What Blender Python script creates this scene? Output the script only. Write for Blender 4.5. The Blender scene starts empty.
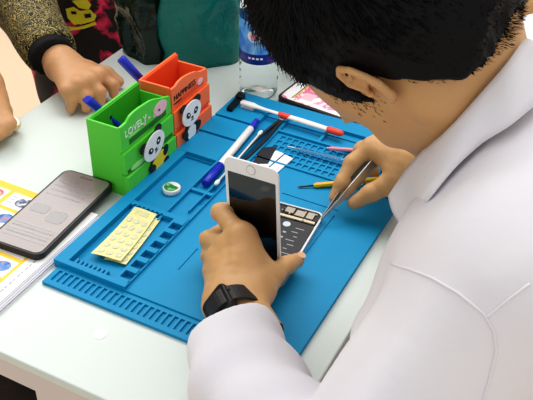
import bpy, bmesh, math, random
import numpy as np
from mathutils import Vector, Matrix
from mathutils.bvhtree import BVHTree

random.seed(7)
rng = np.random.default_rng(7)
SC = bpy.context.scene
COL = SC.collection
TZ = 0.75                       # height of the table top; everything below is written with the table top at z = 0

# ------------------------------------------------------------------ camera model
F_PX, CX, CY = 847.0, 266.5, 200.0
CAM = np.array([0.527, -0.509, 0.640])
def cam_rot():
    p, r, y = np.radians([36.78, -1.46, 26.44])
    fwd = np.array([-np.sin(y)*np.cos(p), np.cos(y)*np.cos(p), -np.sin(p)])
    right = np.array([np.cos(y), np.sin(y), 0.0]); down = np.cross(fwd, right)
    return np.array([np.cos(r)*right+np.sin(r)*down, -np.sin(r)*right+np.cos(r)*down, fwd])
ROT = cam_rot()
def at(px, py, z=0.0):          # the point of the plane at height z seen at a photo pixel
    d = ROT.T @ np.array([(px-CX)/F_PX, (py-CY)/F_PX, 1.0])
    return CAM + d*((z-CAM[2])/d[2])
def atx(px, py, x):             # the same on the upright plane x = const
    d = ROT.T @ np.array([(px-CX)/F_PX, (py-CY)/F_PX, 1.0])
    return CAM + d*((x-CAM[0])/d[0])
def ray(px, py):
    d = ROT.T @ np.array([(px-CX)/F_PX, (py-CY)/F_PX, 1.0])
    return CAM, d/np.linalg.norm(d)

# ------------------------------------------------------------------ materials
def srgb(r, g, b):
    f = lambda c: c/12.92 if c <= .04045 else ((c+.055)/1.055)**2.4
    return (f(r/255), f(g/255), f(b/255), 1.0)
MATS = {}
def mat(name, rgb, rough=.5, metal=0.0, var=0.0, scale=40.0, bump=0.0, bscale=None, rgb2=None, spec=.5,
        trans=0.0, ior=1.45, sss=0.0, coat=0.0, emit=0.0, stretch=None):
    if name in MATS: return MATS[name]
    m = bpy.data.materials.new(name); m.use_nodes = True
    nt = m.node_tree; b = nt.nodes['Principled BSDF']
    c = srgb(*rgb)
    b.inputs['Base Color'].default_value = c
    b.inputs['Roughness'].default_value = rough
    b.inputs['Metallic'].default_value = metal
    b.inputs['Specular IOR Level'].default_value = spec
    b.inputs['Transmission Weight'].default_value = trans
    b.inputs['IOR'].default_value = ior
    b.inputs['Coat Weight'].default_value = coat
    if sss:
        b.inputs['Subsurface Weight'].default_value = sss
        b.inputs['Subsurface Radius'].default_value = (.9, .35, .2)
        b.inputs['Subsurface Scale'].default_value = .006
    if emit:
        b.inputs['Emission Color'].default_value = c
        b.inputs['Emission Strength'].default_value = emit
    tc = nt.nodes.new('ShaderNodeTexCoord')
    src = tc.outputs['Object']
    if stretch:
        mp = nt.nodes.new('ShaderNodeMapping'); mp.inputs['Scale'].default_value = stretch
        nt.links.new(src, mp.inputs['Vector']); src = mp.outputs['Vector']
    n = nt.nodes.new('ShaderNodeTexNoise'); n.inputs['Scale'].default_value = scale; n.inputs['Detail'].default_value = 4
    nt.links.new(src, n.inputs['Vector'])
    if var or rgb2:
        c2 = srgb(*rgb2) if rgb2 else tuple(max(0, x*(1-var)) for x in c[:3])+(1,)
        mx = nt.nodes.new('ShaderNodeMix'); mx.data_type = 'RGBA'
        mx.inputs['A'].default_value = c; mx.inputs['B'].default_value = c2
        nt.links.new(n.outputs['Fac'], mx.inputs['Factor']); nt.links.new(mx.outputs['Result'], b.inputs['Base Color'])
    if bump:
        n2 = nt.nodes.new('ShaderNodeTexNoise'); n2.inputs['Scale'].default_value = bscale or scale; n2.inputs['Detail'].default_value = 3
        nt.links.new(src, n2.inputs['Vector'])
        bp = nt.nodes.new('ShaderNodeBump'); bp.inputs['Strength'].default_value = bump; bp.inputs['Distance'].default_value = .004
        nt.links.new(n2.outputs['Fac'], bp.inputs['Height']); nt.links.new(bp.outputs['Normal'], b.inputs['Normal'])
    MATS[name] = m
    return m

def ramp_mat(name, stops, scale, rough=.6, kind='noise', detail=3.0, dist=0.0, bump=0.0, interp='LINEAR'):
    if name in MATS: return MATS[name]
    m = bpy.data.materials.new(name); m.use_nodes = True
    nt = m.node_tree; b = nt.nodes['Principled BSDF']; b.inputs['Roughness'].default_value = rough
    tc = nt.nodes.new('ShaderNodeTexCoord')
    if kind == 'noise':
        n = nt.nodes.new('ShaderNodeTexNoise'); n.inputs['Detail'].default_value = detail; n.inputs['Distortion'].default_value = dist
        out = n.outputs['Fac']
    else:
        n = nt.nodes.new('ShaderNodeTexVoronoi'); n.feature = 'DISTANCE_TO_EDGE'; out = n.outputs['Distance']
    n.inputs['Scale'].default_value = scale
    nt.links.new(tc.outputs['Object'], n.inputs['Vector'])
    r = nt.nodes.new('ShaderNodeValToRGB'); r.color_ramp.interpolation = interp
    e = r.color_ramp.elements
    while len(e) < len(stops): e.new(.5)
    for k, (p, c) in enumerate(stops):
        e[k].position = p; e[k].color = srgb(*c)
    nt.links.new(out, r.inputs['Fac']); nt.links.new(r.outputs['Color'], b.inputs['Base Color'])
    if bump:
        bp = nt.nodes.new('ShaderNodeBump'); bp.inputs['Strength'].default_value = bump; bp.inputs['Distance'].default_value = .003
        nt.links.new(out, bp.inputs['Height']); nt.links.new(bp.outputs['Normal'], b.inputs['Normal'])
    MATS[name] = m
    return m

SKIN = mat('skin', (205, 160, 110), .48, var=.16, scale=55, bump=.10, bscale=420, sss=.12)
SKIN2 = mat('skin_tan', (204, 155, 112), .5, var=.2, scale=55, bump=.10, bscale=400, sss=.12)
HAIR = mat('black_hair', (9, 9, 13), .55, spec=.25, var=.3, scale=300)
WHITECLOTH = mat('white_cotton', (232, 229, 229), .85, var=.05, scale=9, bump=.3, bscale=30, spec=.2, rgb2=(217, 216, 228))
TABLEWHITE = mat('white_laminate', (204, 213, 209), .32, var=.03, scale=6)
APRON = mat('table_edge_shade', (205, 196, 192), .5, var=.04, scale=12)  # white table edge; its greyer shading is put into this colour
FLOORM = mat('floor_beige', (235, 212, 182), .45, var=.08, scale=4)
WALLM = mat('wall_paint', (225, 225, 222), .8, var=.03, scale=8)
BLUE = mat('blue_silicone', (0, 142, 192), .55, var=.10, scale=22, bump=.05, bscale=300, spec=.35)
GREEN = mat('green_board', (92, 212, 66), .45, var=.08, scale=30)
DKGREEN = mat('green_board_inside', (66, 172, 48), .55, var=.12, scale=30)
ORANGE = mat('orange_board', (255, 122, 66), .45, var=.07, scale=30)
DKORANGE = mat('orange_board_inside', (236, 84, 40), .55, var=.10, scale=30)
PAPERWHITE = mat('white_print', (240, 240, 240), .5, var=.02)
INK = mat('black_print', (22, 22, 26), .5, var=.1)
YELLOWP = mat('yellow_print', (240, 216, 44), .5, var=.04)
PINKP = mat('pink_print', (246, 196, 208), .5, var=.06)
LTGREENP = mat('pale_green_print', (176, 232, 150), .5, var=.05)
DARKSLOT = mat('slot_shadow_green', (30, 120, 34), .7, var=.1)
BLACKPL = mat('black_plastic', (20, 20, 23), .38, var=.2, scale=80)
BLACKGL = mat('black_glass', (8, 9, 12), .08, var=.1, coat=.6)
STEEL = mat('brushed_steel', (190, 190, 190), .28, metal=1.0, var=.1, scale=90)
DKSTEEL = mat('dark_steel', (70, 70, 72), .35, metal=.8, var=.2, scale=90)
WHITEPL = mat('white_plastic', (238, 236, 234), .3, var=.02)
NAVY = mat('blue_pen_plastic', (28, 48, 190), .35, var=.15, scale=60)
REDPL = mat('red_plastic', (238, 74, 52), .4, var=.06)
YELPL = mat('yellow_plastic', (246, 190, 30), .4, var=.06)
PINKPL = mat('pink_plastic', (240, 150, 168), .4, var=.06)
COTTON = mat('cotton', (245, 245, 240), .9, bump=.4, bscale=600)
GOLDPL = mat('gold_metal', (224, 196, 150), .3, metal=.6, var=.05)
TAUPE = mat('grey_trousers', (120, 112, 108), .85, var=.15, scale=60, bump=.2, bscale=200)

# ------------------------------------------------------------------ mesh building
class MB:
    def __init__(s): s.v = []; s.f = []; s.mi = []; s.mats = []; s.sm = []
    def m(s, material):
        if material not in s.mats: s.mats.append(material)
        return s.mats.index(material)
    def add(s, verts, faces, material, smooth=False):
        o = len(s.v); k = s.m(material)
        s.v += [tuple(map(float, p)) for p in verts]
        for f in faces:
            s.f.append(tuple(int(i)+o for i in f)); s.mi.append(k); s.sm.append(smooth)
        return s
    def box(s, lo, hi, material, fr=None):
        x0, y0, z0 = lo; x1, y1, z1 = hi
        v = [(x0,y0,z0),(x1,y0,z0),(x1,y1,z0),(x0,y1,z0),(x0,y0,z1),(x1,y0,z1),(x1,y1,z1),(x0,y1,z1)]
        if fr is not None: v = [fr(p) for p in v]
        return s.add(v, [(0,3,2,1),(4,5,6,7),(0,1,5,4),(1,2,6,5),(2,3,7,6),(3,0,4,7)], material)
    def prism(s, bottom, top, material, smooth=False):
        n = len(bottom)
        f = [tuple(range(n))[::-1], tuple(range(n, 2*n))] + [(i, (i+1) % n, n+(i+1) % n, n+i) for i in range(n)]
        return s.add(list(bottom)+list(top), f, material, smooth)
    def tube(s, pts, rad, material, n=12, cap=True, smooth=True, flat=None):
        pts = [np.array(p, float) for p in pts]
        if not hasattr(rad, '__len__'): rad = [rad]*len(pts)
        V, F = [], []
        ref = None
        for i, p in enumerate(pts):
            t = pts[min(i+1, len(pts)-1)]-pts[max(i-1, 0)]; t /= (np.linalg.norm(t)+1e-12)
            if ref is None:
                ref = np.array([0, 0, 1.]) if abs(t[2]) < .9 else np.array([1., 0, 0])
            u = ref-t*(ref@t); u /= np.linalg.norm(u); w = np.cross(t, u); ref = u
            fu = 1.0 if flat is None else flat
            for k in range(n):
                a = 2*math.pi*k/n
                V.append(p+rad[i]*(math.cos(a)*w+fu*math.sin(a)*u))
        for i in range(len(pts)-1):
            for k in range(n):
                F.append((i*n+k, i*n+(k+1) % n, (i+1)*n+(k+1) % n, (i+1)*n+k))
        s.add(V, F, material, smooth)
        if cap:
            o = len(s.v)-len(V); k = s.m(material)
            s.f.append(tuple(o+i for i in range(n))[::-1]); s.mi.append(k); s.sm.append(False)
            s.f.append(tuple(o+(len(pts)-1)*n+i for i in range(n))); s.mi.append(k); s.sm.append(False)
        return s
    def lathe(s, prof, base, material, n=28, smooth=True):   # prof = [(radius, z)], axis z
        base = np.array(base, float); V, F = [], []
        for r, z in prof:
            for k in range(n):
                a = 2*math.pi*k/n
                V.append(base+np.array([r*math.cos(a), r*math.sin(a), z]))
        for i in range(len(prof)-1):
            for k in range(n):
                F.append((i*n+k, i*n+(k+1) % n, (i+1)*n+(k+1) % n, (i+1)*n+k))
        return s.add(V, F, material, smooth)
    def build(s, name, parent=None, bevel=0.0, origin=None, seg=2):
        V = np.array(s.v, float)
        me = bpy.data.meshes.new(name)
        if origin is None:
            lo, hi = V.min(0), V.max(0)
            origin = np.array([(lo[0]+hi[0])/2, (lo[1]+hi[1])/2, lo[2]])
        origin = np.array(origin, float)
        me.from_pydata([tuple(p) for p in (V-origin)], [], s.f)
        for mm in s.mats: me.materials.append(mm)
        me.polygons.foreach_set('material_index', s.mi)
        me.polygons.foreach_set('use_smooth', s.sm)
        me.update()
        return link(name, me, parent, origin, bevel, seg)

ORIG = {}
def link(name, me, parent, origin, bevel=0.0, seg=2):
    o = bpy.data.objects.new(name, me); COL.objects.link(o)
    ORIG[o.name] = np.array(origin, float)
    if parent is not None:
        o.parent = parent; o.location = Vector(np.array(origin)-ORIG[parent.name])
    else: o.location = Vector(origin)
    if bevel:
        b = o.modifiers.new('bevel', 'BEVEL'); b.width = bevel; b.segments = seg; b.limit_method = 'ANGLE'; b.angle_limit = math.radians(40)
    return o
def thing(name, loc, label, cat, group=None):
    o = bpy.data.objects.new(name, None); COL.objects.link(o); o.empty_display_size = .02
    o.location = Vector(loc); ORIG[o.name] = np.array(loc, float)
    return tag(o, label, cat, group)
def tag(o, label, cat, group=None):
    o['label'] = label; o['category'] = cat
    if group: o['group'] = group
    return o
def structure(o): o['kind'] = 'structure'; return o
def roundrect(cx, cy, w, h, r, n=6):
    P = []
    for sx, sy, a0 in ((1,1,0),(-1,1,90),(-1,-1,180),(1,-1,270)):
        for k in range(n+1):
            a = math.radians(a0+90*k/n)
            P.append((cx+sx*(w/2-r)+r*math.cos(a), cy+sy*(h/2-r)+r*math.sin(a)))
    return P
def ell(cx, cy, rx, ry, n=28, rot=0.0):
    c, s = math.cos(rot), math.sin(rot); P = []
    for k in range(n):
        a = 2*math.pi*k/n; x, y = rx*math.cos(a), ry*math.sin(a)
        P.append((cx+c*x-s*y, cy+s*x+c*y))
    return P
class Frame:                    # local (a, b, c) -> world
    def __init__(s, o, ex, ey, ez=None):
        s.o = np.array(o, float); ex = np.array(ex, float); ex /= np.linalg.norm(ex)
        ey = np.array(ey, float); ey -= ex*(ey@ex); ey /= np.linalg.norm(ey)
        s.x, s.y, s.z = ex, ey, np.cross(ex, ey)
    def __call__(s, p): return s.o+p[0]*s.x+p[1]*s.y+p[2]*s.z
def slab(mb, poly, z0, z1, material, fr=None):
    b = [(x, y, z0) for x, y in poly]; t = [(x, y, z1) for x, y in poly]
    if fr is not None: b = [fr(p) for p in b]; t = [fr(p) for p in t]
    return mb.prism(b, t, material)
def text_into(mb, txt, size, fr, material, depth=.0003, spacing=1.0, align='LEFT'):
    cu = bpy.data.curves.new('lettering', 'FONT'); cu.body = txt; cu.size = size; cu.extrude = depth; cu.align_x = align
    cu.space_character = spacing; cu.resolution_u = 3
    o = bpy.data.objects.new('lettering', cu); COL.objects.link(o)
    dg = bpy.context.evaluated_depsgraph_get(); dg.update()
    me = bpy.data.meshes.new_from_object(o.evaluated_get(dg))
    V = [fr((v.co.x, v.co.y, v.co.z)) for v in me.vertices]
    mb.add(V, [tuple(p.vertices) for p in me.polygons], material)
    bpy.data.objects.remove(o); bpy.data.meshes.remove(me); bpy.data.curves.remove(cu)

# ------------------------------------------------------------------ implicit surfaces for bodies and cloth
def rcone(P, a, b, r1, r2):
    a = np.array(a, float); b = np.array(b, float); ba = b-a
    t = np.clip(((P-a)@ba)/(ba@ba+1e-12), 0, 1)
    return np.linalg.norm(P-a-t[..., None]*ba, axis=-1)-(r1+(r2-r1)*t)
def ellip(P, c, r, M=None):
    q = P-np.array(c, float)
    if M is not None: q = q@np.array(M).T
    r = np.array(r, float)
    k0 = np.linalg.norm(q/r, axis=-1); k1 = np.linalg.norm(q/(r*r), axis=-1)
    return np.where(k0 < 1e-6, -r.min(), k0*(k0-1)/(k1+1e-9))
def smin(a, b, k):
    h = np.clip(.5+.5*(b-a)/k, 0, 1)
    return b*(1-h)+a*h-k*h*(1-h)
def smax(a, b, k): return -smin(-a, -b, k)
def snet(fn, lo, hi, h):
    lo = np.array(lo, float); hi = np.array(hi, float)
    n = np.ceil((hi-lo)/h).astype(int)+1
    ax = [lo[i]+h*np.arange(n[i]) for i in range(3)]
    Fv = np.empty(tuple(n), np.float32)
    for i0 in range(0, n[0], 24):
        g = np.stack(np.meshgrid(ax[0][i0:i0+24], ax[1], ax[2], indexing='ij'), -1)
        Fv[i0:i0+24] = fn(g)
    c = n-1
    acc = np.zeros(tuple(c)+(3,)); cnt = np.zeros(tuple(c))
    S = Fv < 0
    def sub(A, o): return A[o[0]:o[0]+c[0], o[1]:o[1]+c[1], o[2]:o[2]+c[2]]
    for d in range(3):
        o1, o2 = [k for k in range(3) if k != d]
        for i in (0, 1):
            for j in (0, 1):
                a = [0, 0, 0]; a[o1] = i; a[o2] = j; b = list(a); b[d] = 1
                fa, fb = sub(Fv, a), sub(Fv, b)
                cr = sub(S, a) != sub(S, b)
                t = np.where(cr, fa/np.where(cr, fa-fb, 1), 0)
                for k in range(3):
                    acc[..., k] += np.where(cr, (t if k == d else a[k]), 0)
                cnt += cr
    m = cnt > 0
    idx = -np.ones(tuple(c), int); idx[m] = np.arange(m.sum())
    cell = np.argwhere(m)
    V = lo+h*(cell+acc[m]/cnt[m][:, None])
    Q = []
    for d in range(3):
        o1, o2 = (d+1) % 3, (d+2) % 3
        sl0 = [slice(None)]*3; sl1 = [slice(None)]*3
        sl0[d] = slice(0, -1); sl1[d] = slice(1, None)
        cr = S[tuple(sl0)] != S[tuple(sl1)]
        e = np.argwhere(cr)
        e = e[(e[:, o1] > 0) & (e[:, o2] > 0) & (e[:, o1] < n[o1]-1) & (e[:, o2] < n[o2]-1)]
        if not len(e): continue
        ins = S[tuple(e.T)]
        u1 = np.zeros(3, int); u1[o1] = 1; u2 = np.zeros(3, int); u2[o2] = 1
        g = lambda q: idx[tuple(q.T)]
        q = np.stack([g(e-u1-u2), g(e-u2), g(e), g(e-u1)], 1)
        q[~ins] = q[~ins][:, ::-1]
        Q.append(q)
    return V, np.concatenate(Q)
def put(mb, VF, material): mb.add(VF[0], VF[1], material, True)
def noise3(P, f, seed=0):        # cheap smooth noise by summed sines
    r = np.random.default_rng(seed); out = 0
    for k in range(7):
        w = r.normal(size=3); w *= f*(.6+.9*r.random())/np.linalg.norm(w)
        out = out+np.sin(P@w+r.random()*6.28)
    return out/7

# ================================================================== THE SETTING
FZ = -0.75
structure(MB().box((-4, -3, FZ-.1), (4, 5, FZ), FLOORM).build('floor'))
structure(MB().box((-4, 5, FZ-.1), (4, 5.1, 2.2), WALLM).build('wall_back'))
structure(MB().box((-4.1, -3, FZ-.1), (-4, 5, 2.2), WALLM).build('wall_left'))

# ------------------------------------------------------------------ table
TX0, TX1, TY0, TY1 = -.255, .328, -.100, 1.30
t = thing('table', ((TX0+TX1)/2, (TY0+TY1)/2, FZ), 'long white laminate table carrying the blue repair mat and boxes', 'table')
MB().box((TX0, TY0, -.012), (TX1, TY1, 0), TABLEWHITE).build('tabletop', t, bevel=.0015)
m = MB()
m.box((TX0+.001, TY0+.001, -.039), (TX1-.001, TY0+.02, -.012), APRON); m.box((TX0+.001, TY1-.02, -.039), (TX1-.001, TY1-.001, -.012), APRON)
m.box((TX0+.001, TY0+.02, -.039), (TX0+.02, TY1-.02, -.012), APRON); m.box((TX1-.02, TY0+.02, -.039), (TX1-.001, TY1-.02, -.012), APRON)
m.build('apron', t)
for yy in (TY0+.002, TY1-.042):
    MB().box((.064, yy, FZ), (TX1-.003, yy+.04, -.039), APRON).build('leg', t)
    MB().box((TX0+.003, yy, FZ), (TX0+.08, yy+.04, -.039), APRON).build('leg', t)

# ------------------------------------------------------------------ blue silicone work mat (a stepped relief)
def relief(regions, z0=0.0):
    xs = sorted({round(v, 5) for r in regions for v in r[:2]}); ys = sorted({round(v, 5) for r in regions for v in r[2:4]})
    H = np.full((len(xs)-1, len(ys)-1), -1.0)
    xm = [(a+b)/2 for a, b in zip(xs, xs[1:])]; ym = [(a+b)/2 for a, b in zip(ys, ys[1:])]
    for x0, x1, y0, y1, h in regions:
        i = [k for k, v in enumerate(xm) if x0 < v < x1]; j = [k for k, v in enumerate(ym) if y0 < v < y1]
        if i and j: H[i[0]:i[-1]+1, j[0]:j[-1]+1] = h
    V, Fc = [], []
    def quad(*p):
        k = len(V); V.extend(p); Fc.append((k, k+1, k+2, k+3))
    gh = lambda i, j: H[i, j] if 0 <= i < H.shape[0] and 0 <= j < H.shape[1] and H[i, j] > 0 else z0
    for i in range(H.shape[0]):
        for j in range(H.shape[1]):
            h = H[i, j]
            if h <= 0: continue
            x0, x1, y0, y1 = xs[i], xs[i+1], ys[j], ys[j+1]
            quad((x0,y0,h), (x1,y0,h), (x1,y1,h), (x0,y1,h)); quad((x0,y1,z0), (x1,y1,z0), (x1,y0,z0), (x0,y0,z0))
            for (di, dj, a, b) in ((-1,0,(x0,y1),(x0,y0)), (1,0,(x1,y0),(x1,y1)), (0,-1,(x0,y0),(x1,y0)), (0,1,(x1,y1),(x0,y1))):
                g = gh(i+di, j+dj)
                if g < h-1e-6: quad((*a,g), (*b,g), (*b,h), (*a,h))
    return V, Fc
R_ = [(0, .297, 0, .030, .0042)]
for k in range(38): R_.append((.006+k*.0076, .0108+k*.0076, .007, .024, .0020))
R_ += [(-.007, .297, .030, .467, .0062),
       (-.007, .009, .030, .467, .011), (-.007, .090, .030, .037, .011),
       (.009, .072, .037, .158, .0035), (.072, .088, .037, .165, .011), (.009, .088, .158, .166, .0105)]
for k in range(8): R_.append((.014+k*.0058, .0172+k*.0058, .037, .046, .0085))
for k in range(6): R_.append((.075, .088, .042+k*.0195, .054+k*.0195, .0035))
for k in range(7): R_.append((.014+k*.0064, .0170+k*.0064, .150, .160, .008))
R_ += [(.088, .0895, .037, .33, .0095),
       (.009, .055, .166, .286, .0035), (.055, .0575, .166, .44, .011),
       (.0575, .078, .225, .430, .0045), (.078, .080, .18, .430, .0105), (.080, .0885, .20, .430, .0045),
       (.0575, .078, .166, .225, .006), (.0575, .088, .220, .225, .010),
       (.0, .055, .289, .341, .0115), (.0, .055, .346, .388, .0115), (.0, .055, .393, .440, .0115),
       (-.007, .055, .341, .346, .0085), (-.007, .055, .388, .393, .0085),
       (.122, .1238, .086, .128, .005), (.236, .2376, .130, .262, .005), (.160, .238, .272, .2736, .005),
       (.0885, .092, .30, .44, .0095), (.092, .29, .327, .330, .0085), (.092, .29, .398, .402, .0095), (.092, .285, .402, .428, .0045),
       (.15, .154, .402, .428, .0095), (.21, .214, .402, .428, .0095),
       (-.007, .297, .440, .467, .011), (.287, .297, .327, .467, .0095)]
for i in range(19):
    for j in range(5): R_.append((.1005+i*.0095, .1072+i*.0095, .3345+j*.0124, .3435+j*.0124, .0042))
m = MB(); m.add(*relief(R_), BLUE)
tag(m.build('repair_mat'), 'large blue silicone repair mat with moulded trays on the white table', 'mat')

# ------------------------------------------------------------------ cardboard pen boxes with panda fronts
def pen_box(y0, y1, cut, inside, dark, label, word, wsize, wmat, wy, wz, cloud, spot):
    x0, x1 = -.062, -.015
    t = thing('pen_holder', ((x0+x1)/2, (y0+y1)/2, 0), label, 'pen holder', 'panda pen holders')
    w = .003; h = .100
    m = MB(); m.box((x0, y0, 0), (x1, y0+w, h), cut); m.build('side_panel', t, .0006)
    m = MB(); m.box((x0, y1-w, 0), (x1, y1, h-.012), cut); m.build('side_panel', t, .0006)
    m = MB(); m.box((x0, y0+w, 0), (x0+w, y1-w, h), cut); m.build('back_panel', t, .0006)
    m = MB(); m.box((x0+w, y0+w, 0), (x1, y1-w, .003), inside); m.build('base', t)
    fr = lambda xx: Frame((xx, 0, 0), (0, 1, 0), (0, 0, 1))
    m = MB(); slab(m, [(y0, .066), (y1, .066)]+cloud, 0, .003, cut, fr(x1))
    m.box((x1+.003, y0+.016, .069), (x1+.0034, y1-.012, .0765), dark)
    for (sy, sz, ry, rz, mm) in spot: slab(m, ell(sy, sz, ry, rz), .003, .0036, mm, fr(x1))
    text_into(m, word, wsize, Frame((x1+.0034, wy, wz), (0, 1, 0), (0, 0, 1)), wmat, spacing=1.0)
    m.build('cloud_front_panel', t)
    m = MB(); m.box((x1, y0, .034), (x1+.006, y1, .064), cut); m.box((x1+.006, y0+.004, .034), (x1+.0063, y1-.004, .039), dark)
    m.build('front_panel', t, .0005)
    m = MB(); m.box((x1, y0, 0), (x1+.009, y1, .031), cut); m.build('front_panel', t, .0005)
    return t
def px_cloud(pts, x): return [tuple(atx(px, py, x)[1:]) for px, py in pts]
gc = [(.288, .085), (.287, .091), (.278, .094), (.266, .098), (.254, .103), (.243, .106), (.231, .107), (.221, .108), (.208, .108), (.199, .1065), (.192, .102), (.185, .1015), (.178, .1015)]
pg = pen_box(.178, .288, GREEN, DKGREEN, DARKSLOT, 'green cardboard pen holder with a panda in a yellow shirt', 'LOVELY', .0135, PAPERWHITE, .186, .083, gc,
             [(.264, .0855, .015, .0095, PINKP), (.205, .080, .012, .0012, LTGREENP)] + [(.228+.011*k, .081+.003*(k % 2), .0022, .0017, PINKP) for k in range(4)])
oc = [(.382, .082), (.380, .088), (.371, .089), (.362, .091), (.352, .096), (.341, .099), (.330, .101), (.320, .102), (.309, .101), (.302, .098), (.292, .098)]
po = pen_box(.290, .382, ORANGE, DKORANGE, DKORANGE, 'orange cardboard pen holder with a standing panda front', 'HAPPINESS', .0112, INK, .296, .0785, oc,
             [(.362, .077, .007, .0045, PINKP), (.305, .074, .010, .001, INK)])
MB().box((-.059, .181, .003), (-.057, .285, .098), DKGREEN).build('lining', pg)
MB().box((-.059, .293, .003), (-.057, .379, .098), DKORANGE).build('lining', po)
def panda(parent, x, yc, zc, tilt, shirt):
    fr = Frame((x, yc, zc), (0, math.cos(tilt), math.sin(tilt)), (0, -math.sin(tilt), math.cos(tilt)))
    m = MB(); E = lambda cx, cy, rx, ry, a, b, mm, rot=0: slab(m, ell(cx*.9, cy*.9, rx*.9, ry*.9, 26, rot), a, b, mm, fr)
    E(0, -.031, .019, .018, 0, .0014, INK)
    if shirt: E(0, -.034, .0215, .0135, .0014, .0022, YELLOWP)
    else: E(0, -.033, .0125, .0125, .0014, .0022, PAPERWHITE)
    for s in (-1, 1):
        E(s*.0185, -.030, .0085, .0062, .0014, .0026, INK, s*.8); E(s*.0125, -.047, .0075, .0058, .0014, .0026, INK)
        E(s*.0195, .0145, .0088, .0072, 0, .0014, INK)
    E(0, 0, .0260, .0195, .0014, .0030, PAPERWHITE)
    for s in (-1, 1):
        E(s*.0105, .0005, .0060, .0047, .0030, .0034, INK, s*.7); E(s*.0098, .0012, .0019, .0015, .0034, .0037, PAPERWHITE)
    E(0, -.0068, .0030, .0018, .0030, .0034, INK); E(0, -.0108, .0042, .0008, .0030, .0034, INK)
    return m.build('panda_cutout', parent)
panda(pg, -.0058, .234, .0475, .34, True)
panda(po, -.0058, .325, .0485, -.02, False)
m = MB(); slab(m, ell(.205, .0365, .017, .0035), 0, .0008, LTGREENP, Frame((-.0088, 0, 0), (0, 1, 0), (0, 0, 1))); m.build('grass_print', pg)

def capped_pen(T, S, label, group):
    T = np.array(T); S = np.array(S); d = S-T; L = (T[2]-.008)/(-d[2]); B = T+d*L
    o = thing('ballpoint_pen', B, label, 'pen', group)
    u = (T-B)/np.linalg.norm(T-B)
    q = lambda s: T-u*s
    MB().tube([q(.045), q(.046), B+u*.008, B], [.0043, .0046, .0046, .002], NAVY, 14).build('barrel', o)
    MB().tube([q(0), q(.0012), q(.046)], [.0048, .0056, .0058], NAVY, 16).build('cap', o)
    side = np.cross(u, (0, 1, 0)); side /= np.linalg.norm(side)
    MB().tube([q(.001)+side*.006, q(.003)+side*.0078, q(.036)+side*.0074], [.0014, .0016, .0012], NAVY, 8).build('clip', o)
capped_pen(at(87, 99, .116), at(108, 117, .080), 'blue capped pen leaning inside the green pen holder', 'blue pens in the holders')
capped_pen(at(121, 58, .116), at(143, 82, .080), 'blue capped pen leaning inside the orange pen holder', 'blue pens in the holders')

# ------------------------------------------------------------------ water bottles
CLEAR = mat('clear_pet', (246, 250, 252), .06, trans=1.0, ior=1.12, bump=.25, bscale=60)
LABELB = ramp_mat('bottle_label_blue', [(0.0, (36, 84, 190)), (.40, (60, 130, 216)), (.6, (110, 182, 232)), (.8, (205, 232, 246))], 34, .3, dist=1.2)
LABELD = mat('bottle_label_dark', (22, 44, 150), .3, var=.2)
CAPB = mat('bottle_cap_blue', (30, 90, 190), .4, var=.05)
def bottle(c, label, full):
    t = thing('water_bottle', (c[0], c[1], 0), label, 'bottle', 'water bottles')
    r = .029
    prof = [(0, .004), (.018, .003), (.024, 0), (.0275, .004), (r, .010)]
    z = .010
    for k in range(4): prof += [(r, z+.006), (r-.0013, z+.009), (r, z+.012)]; z += .012
    prof += [(r-.001, .060), (r-.001, .128), (r, .131), (r, .140), (.027, .156), (.020, .175), (.0135, .188), (.0125, .196), (.0125, .200), (0, .200)]
    MB().lathe(prof, (c[0], c[1], 0), CLEAR, 36).build('bottle_body', t)
    m = MB(); m.lathe([(r+.0002, .0615), (r+.0006, .0616), (r+.0006, .078)], (c[0], c[1], 0), LABELD, 40)
    m.lathe([(r+.0006, .078), (r+.0006, .127), (r+.0002, .1272)], (c[0], c[1], 0), LABELB, 40)
    to = CAM-np.array([c[0], c[1], .1]); a0 = math.atan2(to[1], to[0])-.25
    for (z0, rz, ra, mm, e) in ((.106, .009, .34, PAPERWHITE, .0009), (.106, .0050, .20, PINKPL, .0012)):
        V = [(c[0]+(r+e)*math.cos(a0+ra*math.cos(k*.2618)), c[1]+(r+e)*math.sin(a0+ra*math.cos(k*.2618)), z0+rz*math.sin(k*.2618)) for k in range(24)]
        m.add(V, [tuple(range(24))], mm)
    for k in range(4):
        a = a0-.3+.2*k
        m.add([(c[0]+(r+.0009)*math.cos(a+da), c[1]+(r+.0009)*math.sin(a+da), zz) for da, zz in ((0, .070), (.13, .070), (.13, .073), (0, .073))], [(0, 1, 2, 3)], PAPERWHITE)
    m.build('label', t)
    MB().lathe([(0, .2145), (.0135, .2145), (.015, .212), (.015, .198), (.0126, .198)], (c[0], c[1], 0), CAPB, 30).build('cap', t)
bottle((.010, .494), 'clear water bottle with blue label behind the mat, beside the hair', 1)
bottle((.040, .585), 'second clear water bottle, mostly hidden behind the black hair', 0)

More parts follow.
